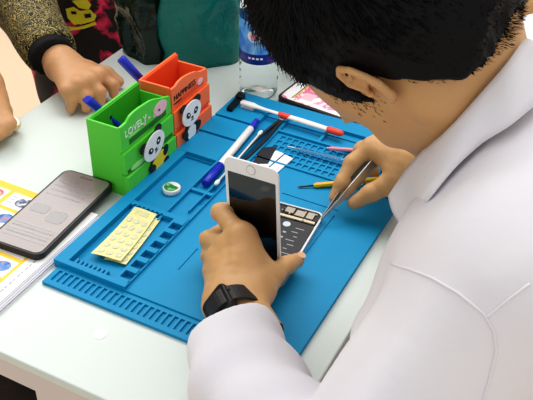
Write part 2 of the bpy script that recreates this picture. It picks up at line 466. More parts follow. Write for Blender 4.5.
# ------------------------------------------------------------------ phones, papers
def phone_slab(name, fr, w, l, th, case, screen, label, rim=.0035, group=None, corner=.011, extra=None):
    t = thing(name, fr((0, 0, 0)), label, 'phone', group)
    m = MB(); slab(m, roundrect(0, 0, w, l, corner), 0, th, case, fr); m.build('phone_case', t, .0012)
    m = MB(); slab(m, roundrect(0, 0, w-2*rim, l-2*rim, corner*.75), th, th+.0006, screen, fr)
    if extra: extra(m, th+.0006, fr)
    m.build('screen', t)
    return t
GREYSCREEN = mat('screen_reflection_grey', (132, 119, 117), .12, var=.06, scale=25, ior=1.6, coat=.2)  # glossy glass reflecting a bright ceiling, painted as a grey base colour
UIDARK = mat('screen_widget_dark', (72, 62, 62), .15, var=.1, ior=1.9)
UIMID = mat('screen_widget_grey', (112, 100, 99), .15, var=.1, ior=1.9)
bc, tc_ = np.array((-.054, .018, 0)), np.array((-.0635, .1755, 0)); ey = tc_-bc
def left_ui(m, z, fr):
    B = lambda cx, cy, w, h, mm, r=.003: slab(m, roundrect(cx, cy, w, h, r), z, z+.0002, mm, fr)
    B(.012, -.012, .024, .022, UIDARK, .006); B(-.016, -.005, .024, .016, UIDARK, .004)
    for k in range(5): B(0, -.036-.006*k, .058, .0022, UIDARK if k % 2 else UIMID, .001)
    for k in range(4): B(-.004, .025+.009*k, .05, .0018, UIMID, .0008)
    B(0, .070, .018, .003, UIDARK, .0014)
phone_slab('smartphone', Frame((bc+tc_)/2+np.array((0, 0, .0089)), (ey[1], -ey[0], 0), ey), .0735, .1585, .0082, BLACKPL, GREYSCREEN,
           'black smartphone lying on the yellow brochure at the left', extra=left_ui)
PINKSCREEN = ramp_mat('lit_screen_pink', [(.0, (250, 250, 246)), (.46, (250, 244, 240)), (.52, (244, 170, 196)), (.6, (236, 96, 140)), (.66, (250, 240, 244)), (1.0, (250, 232, 190))], 46, .2, dist=.6)
sn, cs = math.sin(-.10), math.cos(-.10)
def far_ui(m, z, fr):
    for k, (cx, cy, w, h, mm) in enumerate(((-.06, .0, .016, .056, PAPERWHITE), (-.052, .0, .003, .056, YELLOWP), (-.033, -.012, .018, .02, PINKP), (.02, .01, .012, .04, PAPERWHITE))):
        slab(m, roundrect(cx, cy, w, h, .001), z, z+.0002, mm, fr)
phone_slab('smartphone', Frame((.124, .511, 0), (cs, sn, 0), (-sn, cs, 0)), .150, .076, .0095, BLACKPL, PINKSCREEN,
           'black cased smartphone with a lit pink and white screen behind the mat', rim=.0045, extra=far_ui)

BRYEL = mat('brochure_yellow', (250, 198, 40), .4, var=.06)
BLUEPIC = ramp_mat('brochure_picture_blue', [(.3, (20, 60, 150)), (.5, (60, 140, 210)), (.7, (220, 120, 60))], 160, .4)
REDPIC = ramp_mat('brochure_picture_red', [(.3, (40, 20, 24)), (.5, (196, 50, 40)), (.65, (230, 190, 170))], 160, .4)
DARKPIC = ramp_mat('brochure_picture_dark', [(.3, (26, 28, 40)), (.5, (80, 90, 130)), (.65, (220, 220, 225))], 160, .4)
GREYTXT = mat('brochure_small_text', (176, 176, 184), .5, var=.2)
SHEET = mat('leaflet_paper', (228, 228, 236), .6, var=.04)
for k in range(5):
    dx, dy = (.0025, -.001, .0015, .000, -.002)[k], (-.006, .002, -.004, .001, -.002)[k]
    m = MB(); m.box((-.235+dx, -.092+dy, .0015*k), (-.0105+dx, .121+dy, .0015*k+.0013), SHEET)
    tag(m.build('leaflet'), 'white leaflet in the stack under the yellow brochure', 'leaflet', 'leaflets under the brochure')
m = MB(); x0, x1, y0, y1, zb = -.235, -.014, -.090, .123, .0076
m.box((x0, y0, zb), (x1, y1, zb+.0009), PAPERWHITE)
zt = zb+.0009
m.box((x0+.001, y0+.016, zt), (x1-.020, y1-.001, zt+.00012), BRYEL)
for j, yy in enumerate((.082, .048, .014, -.020, -.054)):
    for i, xx in enumerate((-.221, -.176, -.131, -.076)):
        m.box((xx, yy, zt+.00012), (xx+.038, yy+.028, zt+.0002), PAPERWHITE)
        mm = (BLUEPIC, REDPIC, DARKPIC)[(i+j) % 3]
        slab(m, ell(xx+.024, yy+.015, .011, .009, 14, .4), zt+.0002, zt+.00028, mm)
        for q in range(3): m.box((xx+.003, yy+.020-.006*q, zt+.0002), (xx+.010, yy+.0215-.006*q, zt+.00027), GREYTXT)
for q in range(30): m.box((x1-.0115, y0+.004+q*.0068, zt), (x1-.0097, y0+.0078+q*.0068+.0015*(q % 2), zt+.0001), GREYTXT)
tag(m.build('brochure'), 'yellow and white printed brochure with small product pictures, topmost of its stack', 'brochure')

# round white sticker on the table
m = MB(); slab(m, ell(.1015, -.032, .0068, .0068, 30), 0, .0006, mat('bright_white_sticker', (253, 253, 253), .6))
tag(m.build('round_sticker'), 'small round white sticker on the bare table near the front edge', 'sticker')

# sheet of dotted stickers in the front tray
CREAM = mat('cream_sticker_sheet', (228, 222, 158), .6, var=.05)
DOT = ramp_mat('grey_sticker_dot', [(.3, (190, 192, 172)), (.6, (214, 212, 176))], 300, .5)
def sheet(corners, z0, lift, nu, nv, dots, name, label):
    BL, BR, TL, TR = [at(*p, z0)[:2] for p in corners]
    def S(u, v, e=0):
        p = (1-v)*((1-u)*BL+u*BR)+v*((1-u)*TL+u*TR)
        return (p[0], p[1], z0+lift*(2*v-1)**2+.0006*math.sin(5*u)+e)
    m = MB()
    for e in (0, .0004):
        V = [S(i/8, j/14, e) for j in range(15) for i in range(9)]
        Fq = [(j*9+i, j*9+i+1, (j+1)*9+i+1, (j+1)*9+i) for j in range(14) for i in range(8)]
        m.add(V, Fq if e else [f[::-1] for f in Fq], CREAM, True)
    for i in range(nu):
        for j in range(nv):
            u, v = (i+.5)/nu*.9+.05, (j+.5)/nv*.8+.03
            m.add([S(u+.115*math.cos(k*.449), v+.048*math.sin(k*.449), .0009) for k in range(14)], [tuple(range(14))], DOT)
    if dots:
        for j in range(3): m.add([S(u, v, .0009) for u, v in ((.2, .88+.03*j), (.75, .88+.03*j), (.75, .89+.03*j), (.2, .89+.03*j))], [(0, 1, 2, 3)], DOT)
    tag(m.build(name), label, 'sticker sheet', 'dotted sticker sheets')
sheet([(91, 255), (121, 262.5), (135, 208.5), (157, 215.5)], .0085, .0025, 3, 6, True, 'sticker_sheet', 'cream sticker sheet with grey dots in the front tray, upper of the pair')
sheet([(104, 260), (126, 265), (141, 213), (160.5, 220)], .0062, .0010, 3, 6, True, 'sticker_sheet', 'cream sticker sheet peeking out under another in the front tray')

# small round green and white disc in the upper tray
GLOSSG = ramp_mat('green_swirl', [(.3, (14, 60, 30)), (.5, (36, 140, 70)), (.7, (150, 214, 160))], 140, .2)
c = np.array((.034, .212, .0036))
o = thing('round_tin', c, 'small round tin, half green half white, lying in the upper mat tray', 'tin')
MB().lathe([(0, 0), (.0105, 0), (.0115, .001), (.0115, .006), (.0105, .007), (0, .007)], c, WHITEPL, 30).build('tin_body', o)
m = MB(); slab(m, [(c[0]+.0095*math.cos(a), c[1]+.0095*math.sin(a)) for a in np.linspace(2.6, 2.6+math.pi*1.25, 22)], c[2]+.007, c[2]+.0076, GLOSSG); m.build('lid_print', o)

# ------------------------------------------------------------------ tools on the mat
Pb, Pt = at(205, 184, .0105), at(257, 121, .0125); u = (Pt-Pb)/np.linalg.norm(Pt-Pb); L = np.linalg.norm(Pt-Pb)
o = thing('marker_pen', Pb, 'white marker pen with a blue cap lying in the mat channel', 'pen')
MB().tube([Pb, Pb+u*.001, Pb+u*.045], [.0045, .0055, .0058], NAVY, 16).build('cap', o)
MB().tube([Pb+u*.045, Pb+u*.046, Pb+u*(L-.022)], [.0048, .0052, .0050], WHITEPL, 16).build('barrel', o)
MB().tube([Pb+u*(L-.022), Pb+u*(L-.021), Pb+u*L], [.0052, .0054, .0044], NAVY, 16).build('end_plug', o)
Pb, Pt = at(215, 185, .0135), at(262, 131, .0135); u = (Pt-Pb)/np.linalg.norm(Pt-Pb)
o = thing('cotton_swab', Pb, 'thin white cotton swab lying beside the marker pen', 'swab')
MB().tube([Pb+u*.006, Pt-u*.006], .0013, WHITEPL, 8).build('stick', o)
for q, s in ((Pb, 1), (Pt, -1)):
    MB().tube([q, q+s*u*.002, q+s*u*.006, q+s*u*.010, q+s*u*.012], [.0008, .0024, .0029, .0022, .0012], COTTON, 12).build('cotton_tip', o)
def flat_tool(a, b, wa, wb, th, material, name, label, cat, z=None):
    a = np.array(a); b = np.array(b); fr = Frame(a, (b-a), np.cross((0, 0, 1), (b-a))); L = np.linalg.norm(b-a)
    o = thing(name, a, label, cat); return o, fr, L
a, b = at(233, 168, .009), at(284, 118, .012)
o, fr, L = flat_tool(a, b, 0, 0, 0, 0, 'tweezers', 'black tweezers lying in the mat channel behind the white phone screen', 'tweezers')
for s in (-1, 1):
    m = MB(); slab(m, [(0, -.0006+s*.0008), (.03, s*.0052-.0016), (L*.6, s*.0052-.002), (L-.012, s*.0018-.0018), (L, s*.001-.0018), (L, s*.001+.0018), (L-.012, s*.0018+.0018), (L*.6, s*.0052+.002), (.03, s*.0052+.0016), (0, .0006+s*.0008)], 0, .003, DKSTEEL if s > 0 else BLACKPL, fr)
    m.build('arm', o, .0004)
MB().box((L-.010, -.0035, -.0005), (L+.001, .0035, .0035), STEEL, fr).build('joint', o, .0005)
q = [at(262, 148, .0075), at(277, 147, .0075), at(268, 164, .0075), at(252, 164, .0075)]
m = MB(); m.prism([p for p in q[::-1]], [p+np.array((0, 0, .001)) for p in q[::-1]], DKSTEEL); tag(m.build('scraper_blade'), 'dark grey metal blade lying flat beside the white cards', 'blade')
for q, lab in (([(276, 151), (284, 154), (263, 172), (255, 168)], 'narrow white plastic card on the mat, nearer the grey blade'), ([(285, 155), (293, 159), (274, 176), (265, 172)], 'narrow white plastic card on the mat, nearer the yellow screwdriver')):
    q = [at(*p, .0068) for p in q]
    m = MB(); m.prism(q[::-1], [p+np.array((0, 0, .0010)) for p in q[::-1]], WHITEPL); tag(m.build('plastic_card'), lab, 'card', 'white cards on the mat')

# toothbrush along the back rim
Pb, Pt = at(241, 102, .018), at(343, 134, .016); u = (Pt-Pb)/np.linalg.norm(Pt-Pb); L = np.linalg.norm(Pt-Pb)
o = thing('toothbrush', Pb-np.array((0, 0, .006)), 'white toothbrush with red grips lying along the back rim of the mat', 'toothbrush')
Q = lambda s: Pb+u*s
MB().tube([Q(0), Q(.002), Q(.020), Q(.028), Q(.040), Q(.060), Q(.075), Q(.100), Q(.130), Q(L-.006), Q(L)], [.003, .0055, .006, .004, .003, .0034, .0046, .0052, .0048, .0044, .002], WHITEPL, 16, flat=.62).build('handle', o)
up = np.array((0, 0, 1.)); sd = np.cross(u, up)
m = MB()
for i in range(8):
    for j in (-1, 0, 1): m.tube([Q(.003+.0026*i)+sd*(.0035*j)-up*.002, Q(.003+.0026*i)+sd*(.0037*j)-up*.007], .0011, COTTON, 6)
m.build('bristles', o)
MB().tube([Q(.060), Q(.064), Q(.076), Q(.084)], [.0022, .0042, .0052, .0030], REDPL, 14, flat=.75).build('grip', o)
MB().tube([Q(L-.026), Q(L-.022), Q(L-.004), Q(L+.0005)], [.0030, .0056, .0054, .0025], REDPL, 14, flat=.8).build('grip', o)

def screwdriver(tip, end, blade, handle, hr, shaft, label):
    tip, end = np.array(tip), np.array(end); u = (end-tip)/np.linalg.norm(end-tip); L = np.linalg.norm(end-tip)
    o = thing('screwdriver', tip, label, 'screwdriver', 'small screwdrivers')
    MB().tube([tip, tip+u*.003, tip+u*shaft], [.0005, .0011, .0012], blade, 10).build('blade', o)
    MB().tube([tip+u*(shaft-.001), tip+u*(shaft+.003), tip+u*(shaft+.008), tip+u*(L-.014)], [.0018, hr, hr*.9, hr], handle, 8, smooth=False).build('handle', o)
    MB().tube([tip+u*(L-.014), tip+u*(L-.013), tip+u*L], [hr*.7, hr*.95, hr*.8], handle, 16).build('end_cap', o)
screwdriver(at(298, 187, .0078), at(391, 178, .016), DKSTEEL, YELPL, .0036, .021, 'small screwdriver with a yellow handle beneath the tweezer hand')
screwdriver(at(325, 148, .012), at(402, 154, .014), STEEL, PINKPL, .0030, .006, 'small screwdriver with a pink handle behind the tweezer hand')
CLEARBLUE = mat('clear_blue_plastic', (150, 205, 235), .15, trans=.7, ior=1.2, var=.1)
screwdriver(at(286, 146, .0112), at(350, 163, .012), STEEL, CLEARBLUE, .0030, .018, 'small screwdriver with a translucent handle lying across the mat grid')
m = MB(); a, b = at(229, 110, .014), at(243, 95, .014); fr = Frame((a+b)/2-np.array((0, 0, .003)), b-a, np.cross((0, 0, 1), b-a)); L = np.linalg.norm(b-a)
slab(m, roundrect(0, 0, L, .009, .002), 0, .006, BLACKPL, fr); slab(m, roundrect(L*.3, 0, L*.3, .011, .002), .006, .009, BLACKPL, fr)
tag(m.build('black_clip'), 'small black plastic clip on the back left corner of the mat', 'clip')

# ------------------------------------------------------------------ the phone under repair
exv, eyv = np.array((.997, .08, 0)), np.array((-.08, .997, 0))
fr = Frame((.2005, .1800, .0063), exv, eyv)
BATT = mat('battery_black', (48, 47, 50), .5, var=.15, scale=70)
PCB = mat('board_dark', (40, 44, 46), .5, var=.3, scale=200)
SHIELD = mat('shield_metal', (196, 186, 172), .3, metal=.85, var=.25, scale=160)
COPPER = mat('flex_tan', (176, 140, 100), .45, var=.2)
ALU = mat('silver_aluminium', (214, 214, 216), .32, metal=.7, var=.05)
o = thing('opened_phone', fr((0, 0, 0)), 'opened phone housing with battery and circuit board exposed on the mat', 'phone')
m = MB(); slab(m, roundrect(0, 0, .067, .138, .009), 0, .0022, ALU, fr)
outer = roundrect(0, 0, .067, .138, .009, 6); inner = roundrect(0, 0, .0625, .1335, .007, 6); n = len(outer)
V = [fr((x, y, z)) for z in (.0022, .0070) for x, y in outer]+[fr((x, y, z)) for z in (.0022, .0070) for x, y in inner]
Fq = []
for i in range(n):
    j = (i+1) % n
    Fq += [(i, j, n+j, n+i), (n+i, n+j, 3*n+j, 3*n+i), (3*n+i, 3*n+j, 2*n+j, 2*n+i)]
m.add(V, Fq, ALU); m.build('housing', o)
m = MB(); slab(m, roundrect(.009, -.006, .042, .096, .002), .0022, .0055, BATT, fr)
slab(m, ell(-.002, .033, .0048, .0048, 22), .0055, .0056, mat('pale_blue_sticker', (196, 214, 226), .4, var=.05), fr)
for k in range(7): slab(m, roundrect(.016-.0035*(k % 2), .030-.008*k, .011-.003*(k % 3), .0012, .0004), .0055, .0056, GREYTXT, fr)
for k in range(4): slab(m, roundrect(.001, .018-.010*k, .004, .003, .0008), .0055, .0056, GREYTXT, fr)
m.build('battery', o)
m = MB(); slab(m, roundrect(0, .056, .060, .020, .002), .0022, .0036, PCB, fr); slab(m, roundrect(-.0215, .012, .0175, .07, .002), .0022, .0036, PCB, fr)
random.seed(3)
for (cx, cy, w, h, z, mm) in ((-.022, .058, .013, .013, .0058, DKSTEEL), (-.008, .060, .011, .010, .0062, SHIELD), (.006, .0585, .012, .011, .0058, SHIELD), (.019, .0585, .009, .012, .0064, SHIELD),
                          (.0275, .057, .006, .012, .0056, DKSTEEL), (.004, .0485, .048, .004, .0052, mat('cream_flex', (214, 200, 176), .5)), (-.0215, .040, .013, .011, .0060, SHIELD), (-.0225, .027, .010, .010, .0055, PCB),
                          (-.0165, .017, .008, .008, .0060, SHIELD), (-.0245, .010, .007, .012, .0055, SHIELD), (-.018, -.002, .011, .010, .0058, SHIELD)):
    slab(m, roundrect(cx, cy, w, h, .0008), .0036, z, mm, fr)
for k in range(46):
    cx, cy = (random.uniform(-.028, .028), random.uniform(.047, .065)) if k % 2 else (random.uniform(-.029, -.014), random.uniform(-.02, .046))
    slab(m, roundrect(cx, cy, random.uniform(.0012, .003), random.uniform(.0012, .003), .0003), .0036, random.uniform(.0046, .0068), (PCB, SHIELD, COPPER, DKSTEEL)[k % 4], fr)
m.build('circuit_board', o)
m = MB(); slab(m, roundrect(0, -.061, .05, .008, .001), .0022, .0050, DKSTEEL, fr); m.build('connector_block', o)

br, tr, tl = np.array((.2255, .1215, .0145)), at(283.5, 174, .1495), at(230.5, 158.5, .1445)
ey = tr-br; fr = Frame(br+ey/2-(tr-tl)/2, tr-tl, ey)
o = thing('phone_screen', fr((0, -.069, 0)), 'white phone screen assembly held upright in the left hand', 'phone screen')
m = MB(); slab(m, roundrect(0, 0, .0665, .138, .0095, 8), -.0022, 0, WHITEPL, fr); m.build('front_glass', o, .0004)
m = MB(); slab(m, roundrect(0, -.001, .0590, .1050, .0006), 0, .0003, BLACKGL, fr); m.build('display', o)
ring = mat('home_button_ring', (186, 182, 180), .35, var=.05)
m = MB(); slab(m, ell(0, .0603, .0057, .0057, 30), 0, .0003, ring, fr); slab(m, ell(0, .0603, .0049, .0049, 30), .0003, .0005, WHITEPL, fr); m.build('home_button', o)
m = MB(); slab(m, roundrect(0, 0, .060, .128, .004), -.0032, -.0022, DKSTEEL, fr); m.build('back_plate', o)
SFR = fr

# ================================================================== THE TECHNICIAN
def stub(p, q, L):
    p, q = np.array(p), np.array(q); return p+(q-p)/np.linalg.norm(q-p)*L
W_L = at(233, 303, .038)
ELB = at(332, 492, .066)
SHL = at(488, 288, .205)
SHR = np.array((.440, .330, .205))
lm = dict(idx=[at(242, 237, .072), at(220.5, 212, .077), np.array((.170, .1425, .072)), np.array((.190, .142, .068))],
          mid=[at(229, 246, .059), at(209, 240, .043), np.array((.158, .1405, .044)), np.array((.179, .141, .046))],
          rin=[at(219, 258, .046), at(210, 256, .030), np.array((.158, .1300, .026)), np.array((.162, .147, .025))],
          pin=[at(215, 272, .034), at(211, 270, .020), np.array((.152, .112, .0165)), np.array((.159, .124, .0160))],
          thu=[at(257, 290, .040), at(271, 276, .039), at(285, 266, .033), at(297, 260.5, .024)])
def left_hand(P):
    a, b = at(246, 301, .041), at(221, 304, .034)
    d = smin(rcone(P, a, lm['idx'][0], .0165, .0125), rcone(P, b, lm['pin'][0], .0165, .0115), .02)
    d = smin(d, rcone(P, W_L, lm['mid'][0], .019, .0130), .014)
    d = smin(d, rcone(P, (a+b)/2, lm['rin'][0], .018, .0125), .014)
    d = smin(d, rcone(P, a, lm['thu'][0], .0165, .0155), .014)
    d = smin(d, rcone(P, lm['thu'][0], lm['idx'][0], .0150, .0110), .016)
    d = smin(d, rcone(P, lm['thu'][0], lm['thu'][1], .0155, .0122), .012)
    d = smin(d, rcone(P, lm['thu'][1], lm['idx'][0], .0085, .0095), .016)
    fore = stub(W_L, ELB, .13)
    d = smin(d, smin(rcone(P, a, fore+(0.012, .004, .004), .0165, .026), rcone(P, b, fore-(0.012, .004, 0), .0165, .026), .02), .016)
    for nme, R in (('idx', (.0112, .0100, .0086, .0076)), ('mid', (.0118, .0104, .0088, .0078)), ('rin', (.0112, .0098, .0084, .0074)), ('pin', (.0100, .0086, .0076, .0066)), ('thu', (.0124, .0112, .0106, .0084))):
        j = lm[nme]; f = None
        for k in range(3):
            c = rcone(P, j[k], j[k+1], R[k], R[k+1]); f = c if f is None else smin(f, c, .004)
        d = smin(d, f, .0055)
    for nme, r in (('idx', .0105), ('mid', .0110), ('rin', .0105), ('pin', .0088)):   # knuckles and tendons on the back of the hand
        d = smin(d, np.linalg.norm(P-lm[nme][0]-np.array((-.001, -.004, .004)), axis=-1)-r, .007)
    dv = np.array((.10, -.62, .78))
    for nme in ('idx', 'mid', 'rin', 'pin'): d = smin(d, rcone(P, W_L+dv*.0135, lm[nme][0]+dv*.0095, .0030, .0036), .006)
    return d-.0006*noise3(P, 420, 5)-.0006*noise3(P, 180, 7)
W_R = at(417, 163, .084)
rm = dict(idx=[at(372, 148, .076), at(353, 163, .060), at(342, 183, .042), at(334.5, 198, .027)],
          mid=[at(384, 141, .078), at(362, 150, .058), at(352, 168, .036), at(349, 184, .022)],
          rin=[at(396, 136, .076), at(376, 143, .052), at(368, 160, .028), at(374, 172, .018)],
          pin=[at(408, 134, .070), at(392, 141, .046), at(386, 155, .024), at(392, 165, .018)],
          thu=[at(401, 177, .068), at(387, 185, .056), at(371, 193, .043), at(354, 203, .0285)])
def right_hand(P):
    d = rcone(P, W_R, rm['idx'][0], .021, .0135)
    for nme, r in (('mid', .0130), ('rin', .0125), ('pin', .011)): d = smin(d, rcone(P, W_R, rm[nme][0], .019, r), .014)
    d = smin(d, rcone(P, W_R, rm['thu'][0], .021, .0160), .014)
    d = smin(d, rcone(P, rm['thu'][0], rm['idx'][0]+np.array((.012, .004, 0)), .0125, .0115), .014)
    d = smin(d, rcone(P, W_R, np.array((.385, .365, .075)), .021, .028), .016)
    for nme, R in (('idx', (.0118, .0106, .0092, .0072)), ('mid', (.0116, .0102, .0088, .0074)), ('rin', (.0110, .0096, .0084, .0072)), ('pin', (.0098, .0084, .0074, .0064)), ('thu', (.0145, .0122, .0108, .0082))):
        j = rm[nme]; f = None
        for k in range(3):
            c = rcone(P, j[k], j[k+1], R[k], R[k+1]); f = c if f is None else smin(f, c, .005)
        d = smin(d, f, .006)
    return d-.0004*noise3(P, 520, 6)

# head: local axes l (left), f (forward), u (up)
HU = np.array((-.95, .05, .24)); HU /= np.linalg.norm(HU)
HF = np.array((-.20, .32, -.93)); HF -= HU*(HF@HU); HF /= np.linalg.norm(HF)
HL = np.cross(HU, HF)
HM = np.array([HL, HF, HU])
HC = at(362, 89, .312)-HM.T@np.array((.084, -.008, -.004))
def tw(l, f, u): return HC+HM.T@np.array((l, f, u))
NECK = at(468, 112, .256)
def head(P):
    q = (P-HC)@HM.T
    d = ellip(q, (0, -.012, .024), (.0755, .094, .094))
    d = smin(d, ellip(q, (0, .040, -.026), (.067, .060, .086)), .03)
    for s in (-1, 1):
        d = smin(d, rcone(q, (s*.056, -.004, -.058), (s*.018, .068, -.106), .017, .019), .03)
        d = smin(d, ellip(q, (s*.042, .066, -.030), (.020, .018, .014)), .014)
        d = smin(d, ellip(q, (s*.030, .082, .014), (.026, .010, .007)), .010)
    d = smax(d, -ellip(q, (-.031, .094, -.002), (.014, .010, .009)), .008)
    d = smax(d, -ellip(q, (.031, .094, -.002), (.014, .010, .009)), .008)
    for s in (-1, 1): d = smin(d, np.linalg.norm(q-np.array((s*.031, .078, -.002)), axis=-1)-.0122, .002)
    d = smin(d, rcone(q, (0, .088, .006), (0, .112, -.036), .0065, .0100), .008)
    for s in (-1, 1): d = smin(d, ellip(q, (s*.011, .101, -.040), (.008, .010, .007)), .005)
    d = smin(d, ellip(q, (0, .092, -.064), (.024, .010, .0055)), .004)
    d = smin(d, ellip(q, (0, .091, -.076), (.021, .010, .0065)), .004)
    d = smin(d, ellip(q, (0, .078, -.108), (.022, .018, .016)), .014)
    d = smin(d, rcone(P, tw(0, -.030, -.030), NECK, .055, .050), .026)
    d = smin(d, rcone(P, tw(0, -.050, -.010), NECK, .040, .040), .03)
    d = smin(d, rcone(P, NECK, (.490, .150, .175), .050, .060), .02)
    d = smin(d, ellip(q, (0, .030, .030), (.068, .062, .058)), .02)
    return d-.0004*noise3(P, 300, 8)
def ear(P, sgn):
    q = (P-HC)@HM.T*np.array((sgn, 1, 1))
    q = (q-np.array((.072, -.012, -.004)))/.80+np.array((.072, -.012, -.004))
    C = [(.076, .006, -.004), (.080, .005, .012), (.086, -.008, .023), (.091, -.022, .0225), (.0945, -.032, .011), (.0930, -.033, -.005), (.0880, -.027, -.020), (.0825, -.015, -.031), (.0770, -.004, -.034)]
    d = None
    for k in range(len(C)-1):
        c = rcone(q, C[k], C[k+1], .0034 if k < 6 else .0044, .0034 if k < 5 else .0048); d = c if d is None else np.minimum(d, c)
    w = None
    for a in np.linspace(0, len(C)-1.001, 26):
        k = int(a); p = np.array(C[k])*(1-a+k)+np.array(C[k+1])*(a-k)
        c = rcone(q, p-(.002, 0, 0), (.073, -.010, p[2]*.45), .0021, .0045); w = c if w is None else np.minimum(w, c)
    d = smin(d, w, .0025)
    inner = [(.0800, -.004, .012), (.0865, -.020, .012), (.0880, -.025, .000), (.0850, -.021, -.014)]
    for k in range(3): d = smin(d, rcone(q, inner[k], inner[k+1], .0026, .0026), .002)
    d = smin(d, rcone(q, (.077, .006, -.010), (.080, .002, -.014), .004, .003), .003)
    return smin(d, ellip(q, (.0800, -.010, -.031), (.0045, .0080, .0065)), .003)*.80
body = MB()
for sgn in (1, -1):
    ec = HC+HM.T@np.array((sgn*.083, -.013, -.005)); put(body, snet(lambda P: ear(P, sgn), ec-.036, ec+.036, .0014), SKIN)
put(body, snet(left_hand, (.125, -.06, -.002), (.285, .165, .108), .0018), SKIN)
put(body, snet(right_hand, (.205, .225, .004), (.42, .40, .118), .0020), SKIN)
HEADV = snet(head, (.15, .0, .06), (.53, .30, .44), .0032)
put(body, HEADV, SKIN)
man = tag(body.build('person'), 'person with short black hair in a white shirt, bent over the blue mat', 'person')
m = MB()
nf = rcone
tip = lm['thu'][3]; dirn = (lm['thu'][3]-lm['thu'][2]); dirn /= np.linalg.norm(dirn)
toc = CAM-tip; toc /= np.linalg.norm(toc); nn = toc*.75+np.array((0, 0, .5)); nn -= dirn*(nn@dirn); nn /= np.linalg.norm(nn)
fr = Frame(tip+dirn*.0015+nn*.0078, dirn, np.cross(nn, dirn)); NAIL = mat('fingernail', (226, 178, 148), .3, var=.05)
slab(m, ell(0, 0, .0062, .0048, 18), 0, .0011, NAIL, fr); m.build('thumbnail', man)

# hair: a close cap plus fine strands
def hair_region(q):
    l, f, u = np.abs(q[..., 0]), q[..., 1], q[..., 2]
    line = np.interp(f, [-.12, -.085, -.060, -.046, -.034, -.022, -.010, .006, .012, .024, .032, .042, .060, .12], [-.064, -.070, -.078, -.074, -.054, -.016, .016, .010, -.018, -.012, .034, .064, .086, .100])
    return line-u
def haircap(P):
    q = (P-HC)@HM.T
    shell = ellip(q, (0, -.014, .033), (.0845, .1080, .1180))
    shell = smin(shell, rcone(P, tw(0, -.050, -.020), tw(0, -.056, -.100), .066, .058), .03)
    d = smax(shell, hair_region(q)*.8+.003*noise3(q, 380, 2), .010)
    inner = head(P)+.002
    return np.maximum(d, -inner)-.0020*noise3(q*np.array((1, 1, 1)), 260, 4)
HCAP = snet(haircap, (.15, .0, .15), (.47, .30, .46), .0034)
hm = MB(); put(hm, HCAP, HAIR)
def normals(VF):
    V, Fq = VF; N = np.zeros_like(V)
    n = np.cross(V[Fq[:, 2]]-V[Fq[:, 0]], V[Fq[:, 3]]-V[Fq[:, 1]])
    for k in range(4): np.add.at(N, Fq[:, k], n)
    return N/(np.linalg.norm(N, axis=1)[:, None]+1e-12)
HN = normals(HCAP)
q = (HCAP[0]-HC)@HM.T
ok = np.where(((HN@HM.T)*(q-np.array((0, -.014, .0)))).sum(1) > 0)[0]
crown = np.array((0, -.075, .075))
pick = rng.choice(ok, 9000)
SV, SF = [], []
for i in pick:
    p = HCAP[0][i]; nrm = HN[i]; ql = q[i]
    t = HM.T@(ql-crown); t -= nrm*(t@nrm); t /= (np.linalg.norm(t)+1e-9)
    down = -HU if ql[1] < .02 else HF*.6-HU*.4
    edge = np.clip((ql[2]+.07)/.10, .25, 1)
    L = (.010+.014*rng.random())*edge*(1.15 if ql[1] > .05 else 1)*(.40 if (abs(ql[1]) < .05 and ql[2] < .05) else 1)*(.5 if (ql[1] > .015 and ql[2] < .11) else 1)
    dr = t*.8+nrm*(.45+.3*rng.random())+down*.25+rng.normal(size=3)*.16; dr /= np.linalg.norm(dr)
    w = .00055+.0004*rng.random()
    s = np.cross(dr, nrm); s /= (np.linalg.norm(s)+1e-9)
    b = p-nrm*.002; mid = b+dr*L*.6; end = b+dr*L+(t*.5+down*.5)*L*.25-nrm*L*.12
    k = len(SV)
    SV += [b-s*w, b+s*w, b+nrm*w, mid-s*w*.8, mid+s*w*.8, mid+nrm*w*.8, end]
    SF += [(k, k+1, k+4, k+3), (k+1, k+2, k+5, k+4), (k+2, k, k+3, k+5), (k+3, k+4, k+6), (k+4, k+5, k+6), (k+5, k+3, k+6)]
hq = (HEADV[0]-HC)@HM.T; hr = hair_region(hq); HDN = normals(HEADV)
cand = np.where((hr > -.004) & (hr < .016) & (np.abs(hq[:, 0]) < .085) & (hq[:, 1] < .034) & (hq[:, 1] < -.016) & (hq[:, 2] < .03))[0]
for i in rng.choice(cand, min(5200, 4*len(cand))):
    fade = np.clip(1-hr[i]/.016, .08, 1)
    if rng.random() > fade**1.2: continue
    p = HEADV[0][i]+rng.normal(size=3)*.0012; nrm = HDN[i]
    dr = -HU*.9+nrm*.35-HF*.25+rng.normal(size=3)*.15; dr -= nrm*max(0, -(dr@nrm)); dr /= np.linalg.norm(dr)
    L = .0030+.0050*fade*rng.random(); w = .00028
    s = np.cross(dr, nrm); s /= (np.linalg.norm(s)+1e-9); b = p; k = len(SV)
    SV += [b-s*w, b+s*w, b+nrm*.0007, b+dr*L]; SF += [(k, k+1, k+3), (k+1, k+2, k+3), (k+2, k, k+3)]
side_c = np.where((np.abs(hq[:, 0]) > .045) & (hq[:, 1] > .008) & (hq[:, 1] < .036) & (hq[:, 2] > -.032) & (hq[:, 2] < .03))[0]
for i in rng.choice(side_c, 5*len(side_c)):
    fade = np.clip((hq[i, 2]+.032)/.030, 0, 1)*np.clip((.038-hq[i, 1])/.014, .1, 1)
    if rng.random() > .30*fade**1.3: continue
    p = HEADV[0][i]+rng.normal(size=3)*.0014; nrm = HDN[i]; dr = -HU+nrm*.25+rng.normal(size=3)*.12; dr -= nrm*max(0, -(dr@nrm)); dr /= np.linalg.norm(dr)
    L = .002+.003*rng.random(); w = .00020; s = np.cross(dr, nrm); s /= (np.linalg.norm(s)+1e-9); k = len(SV)
    SV += [p-s*w, p+s*w, p+nrm*.0006, p+dr*L]; SF += [(k, k+1, k+3), (k+1, k+2, k+3), (k+2, k, k+3)]
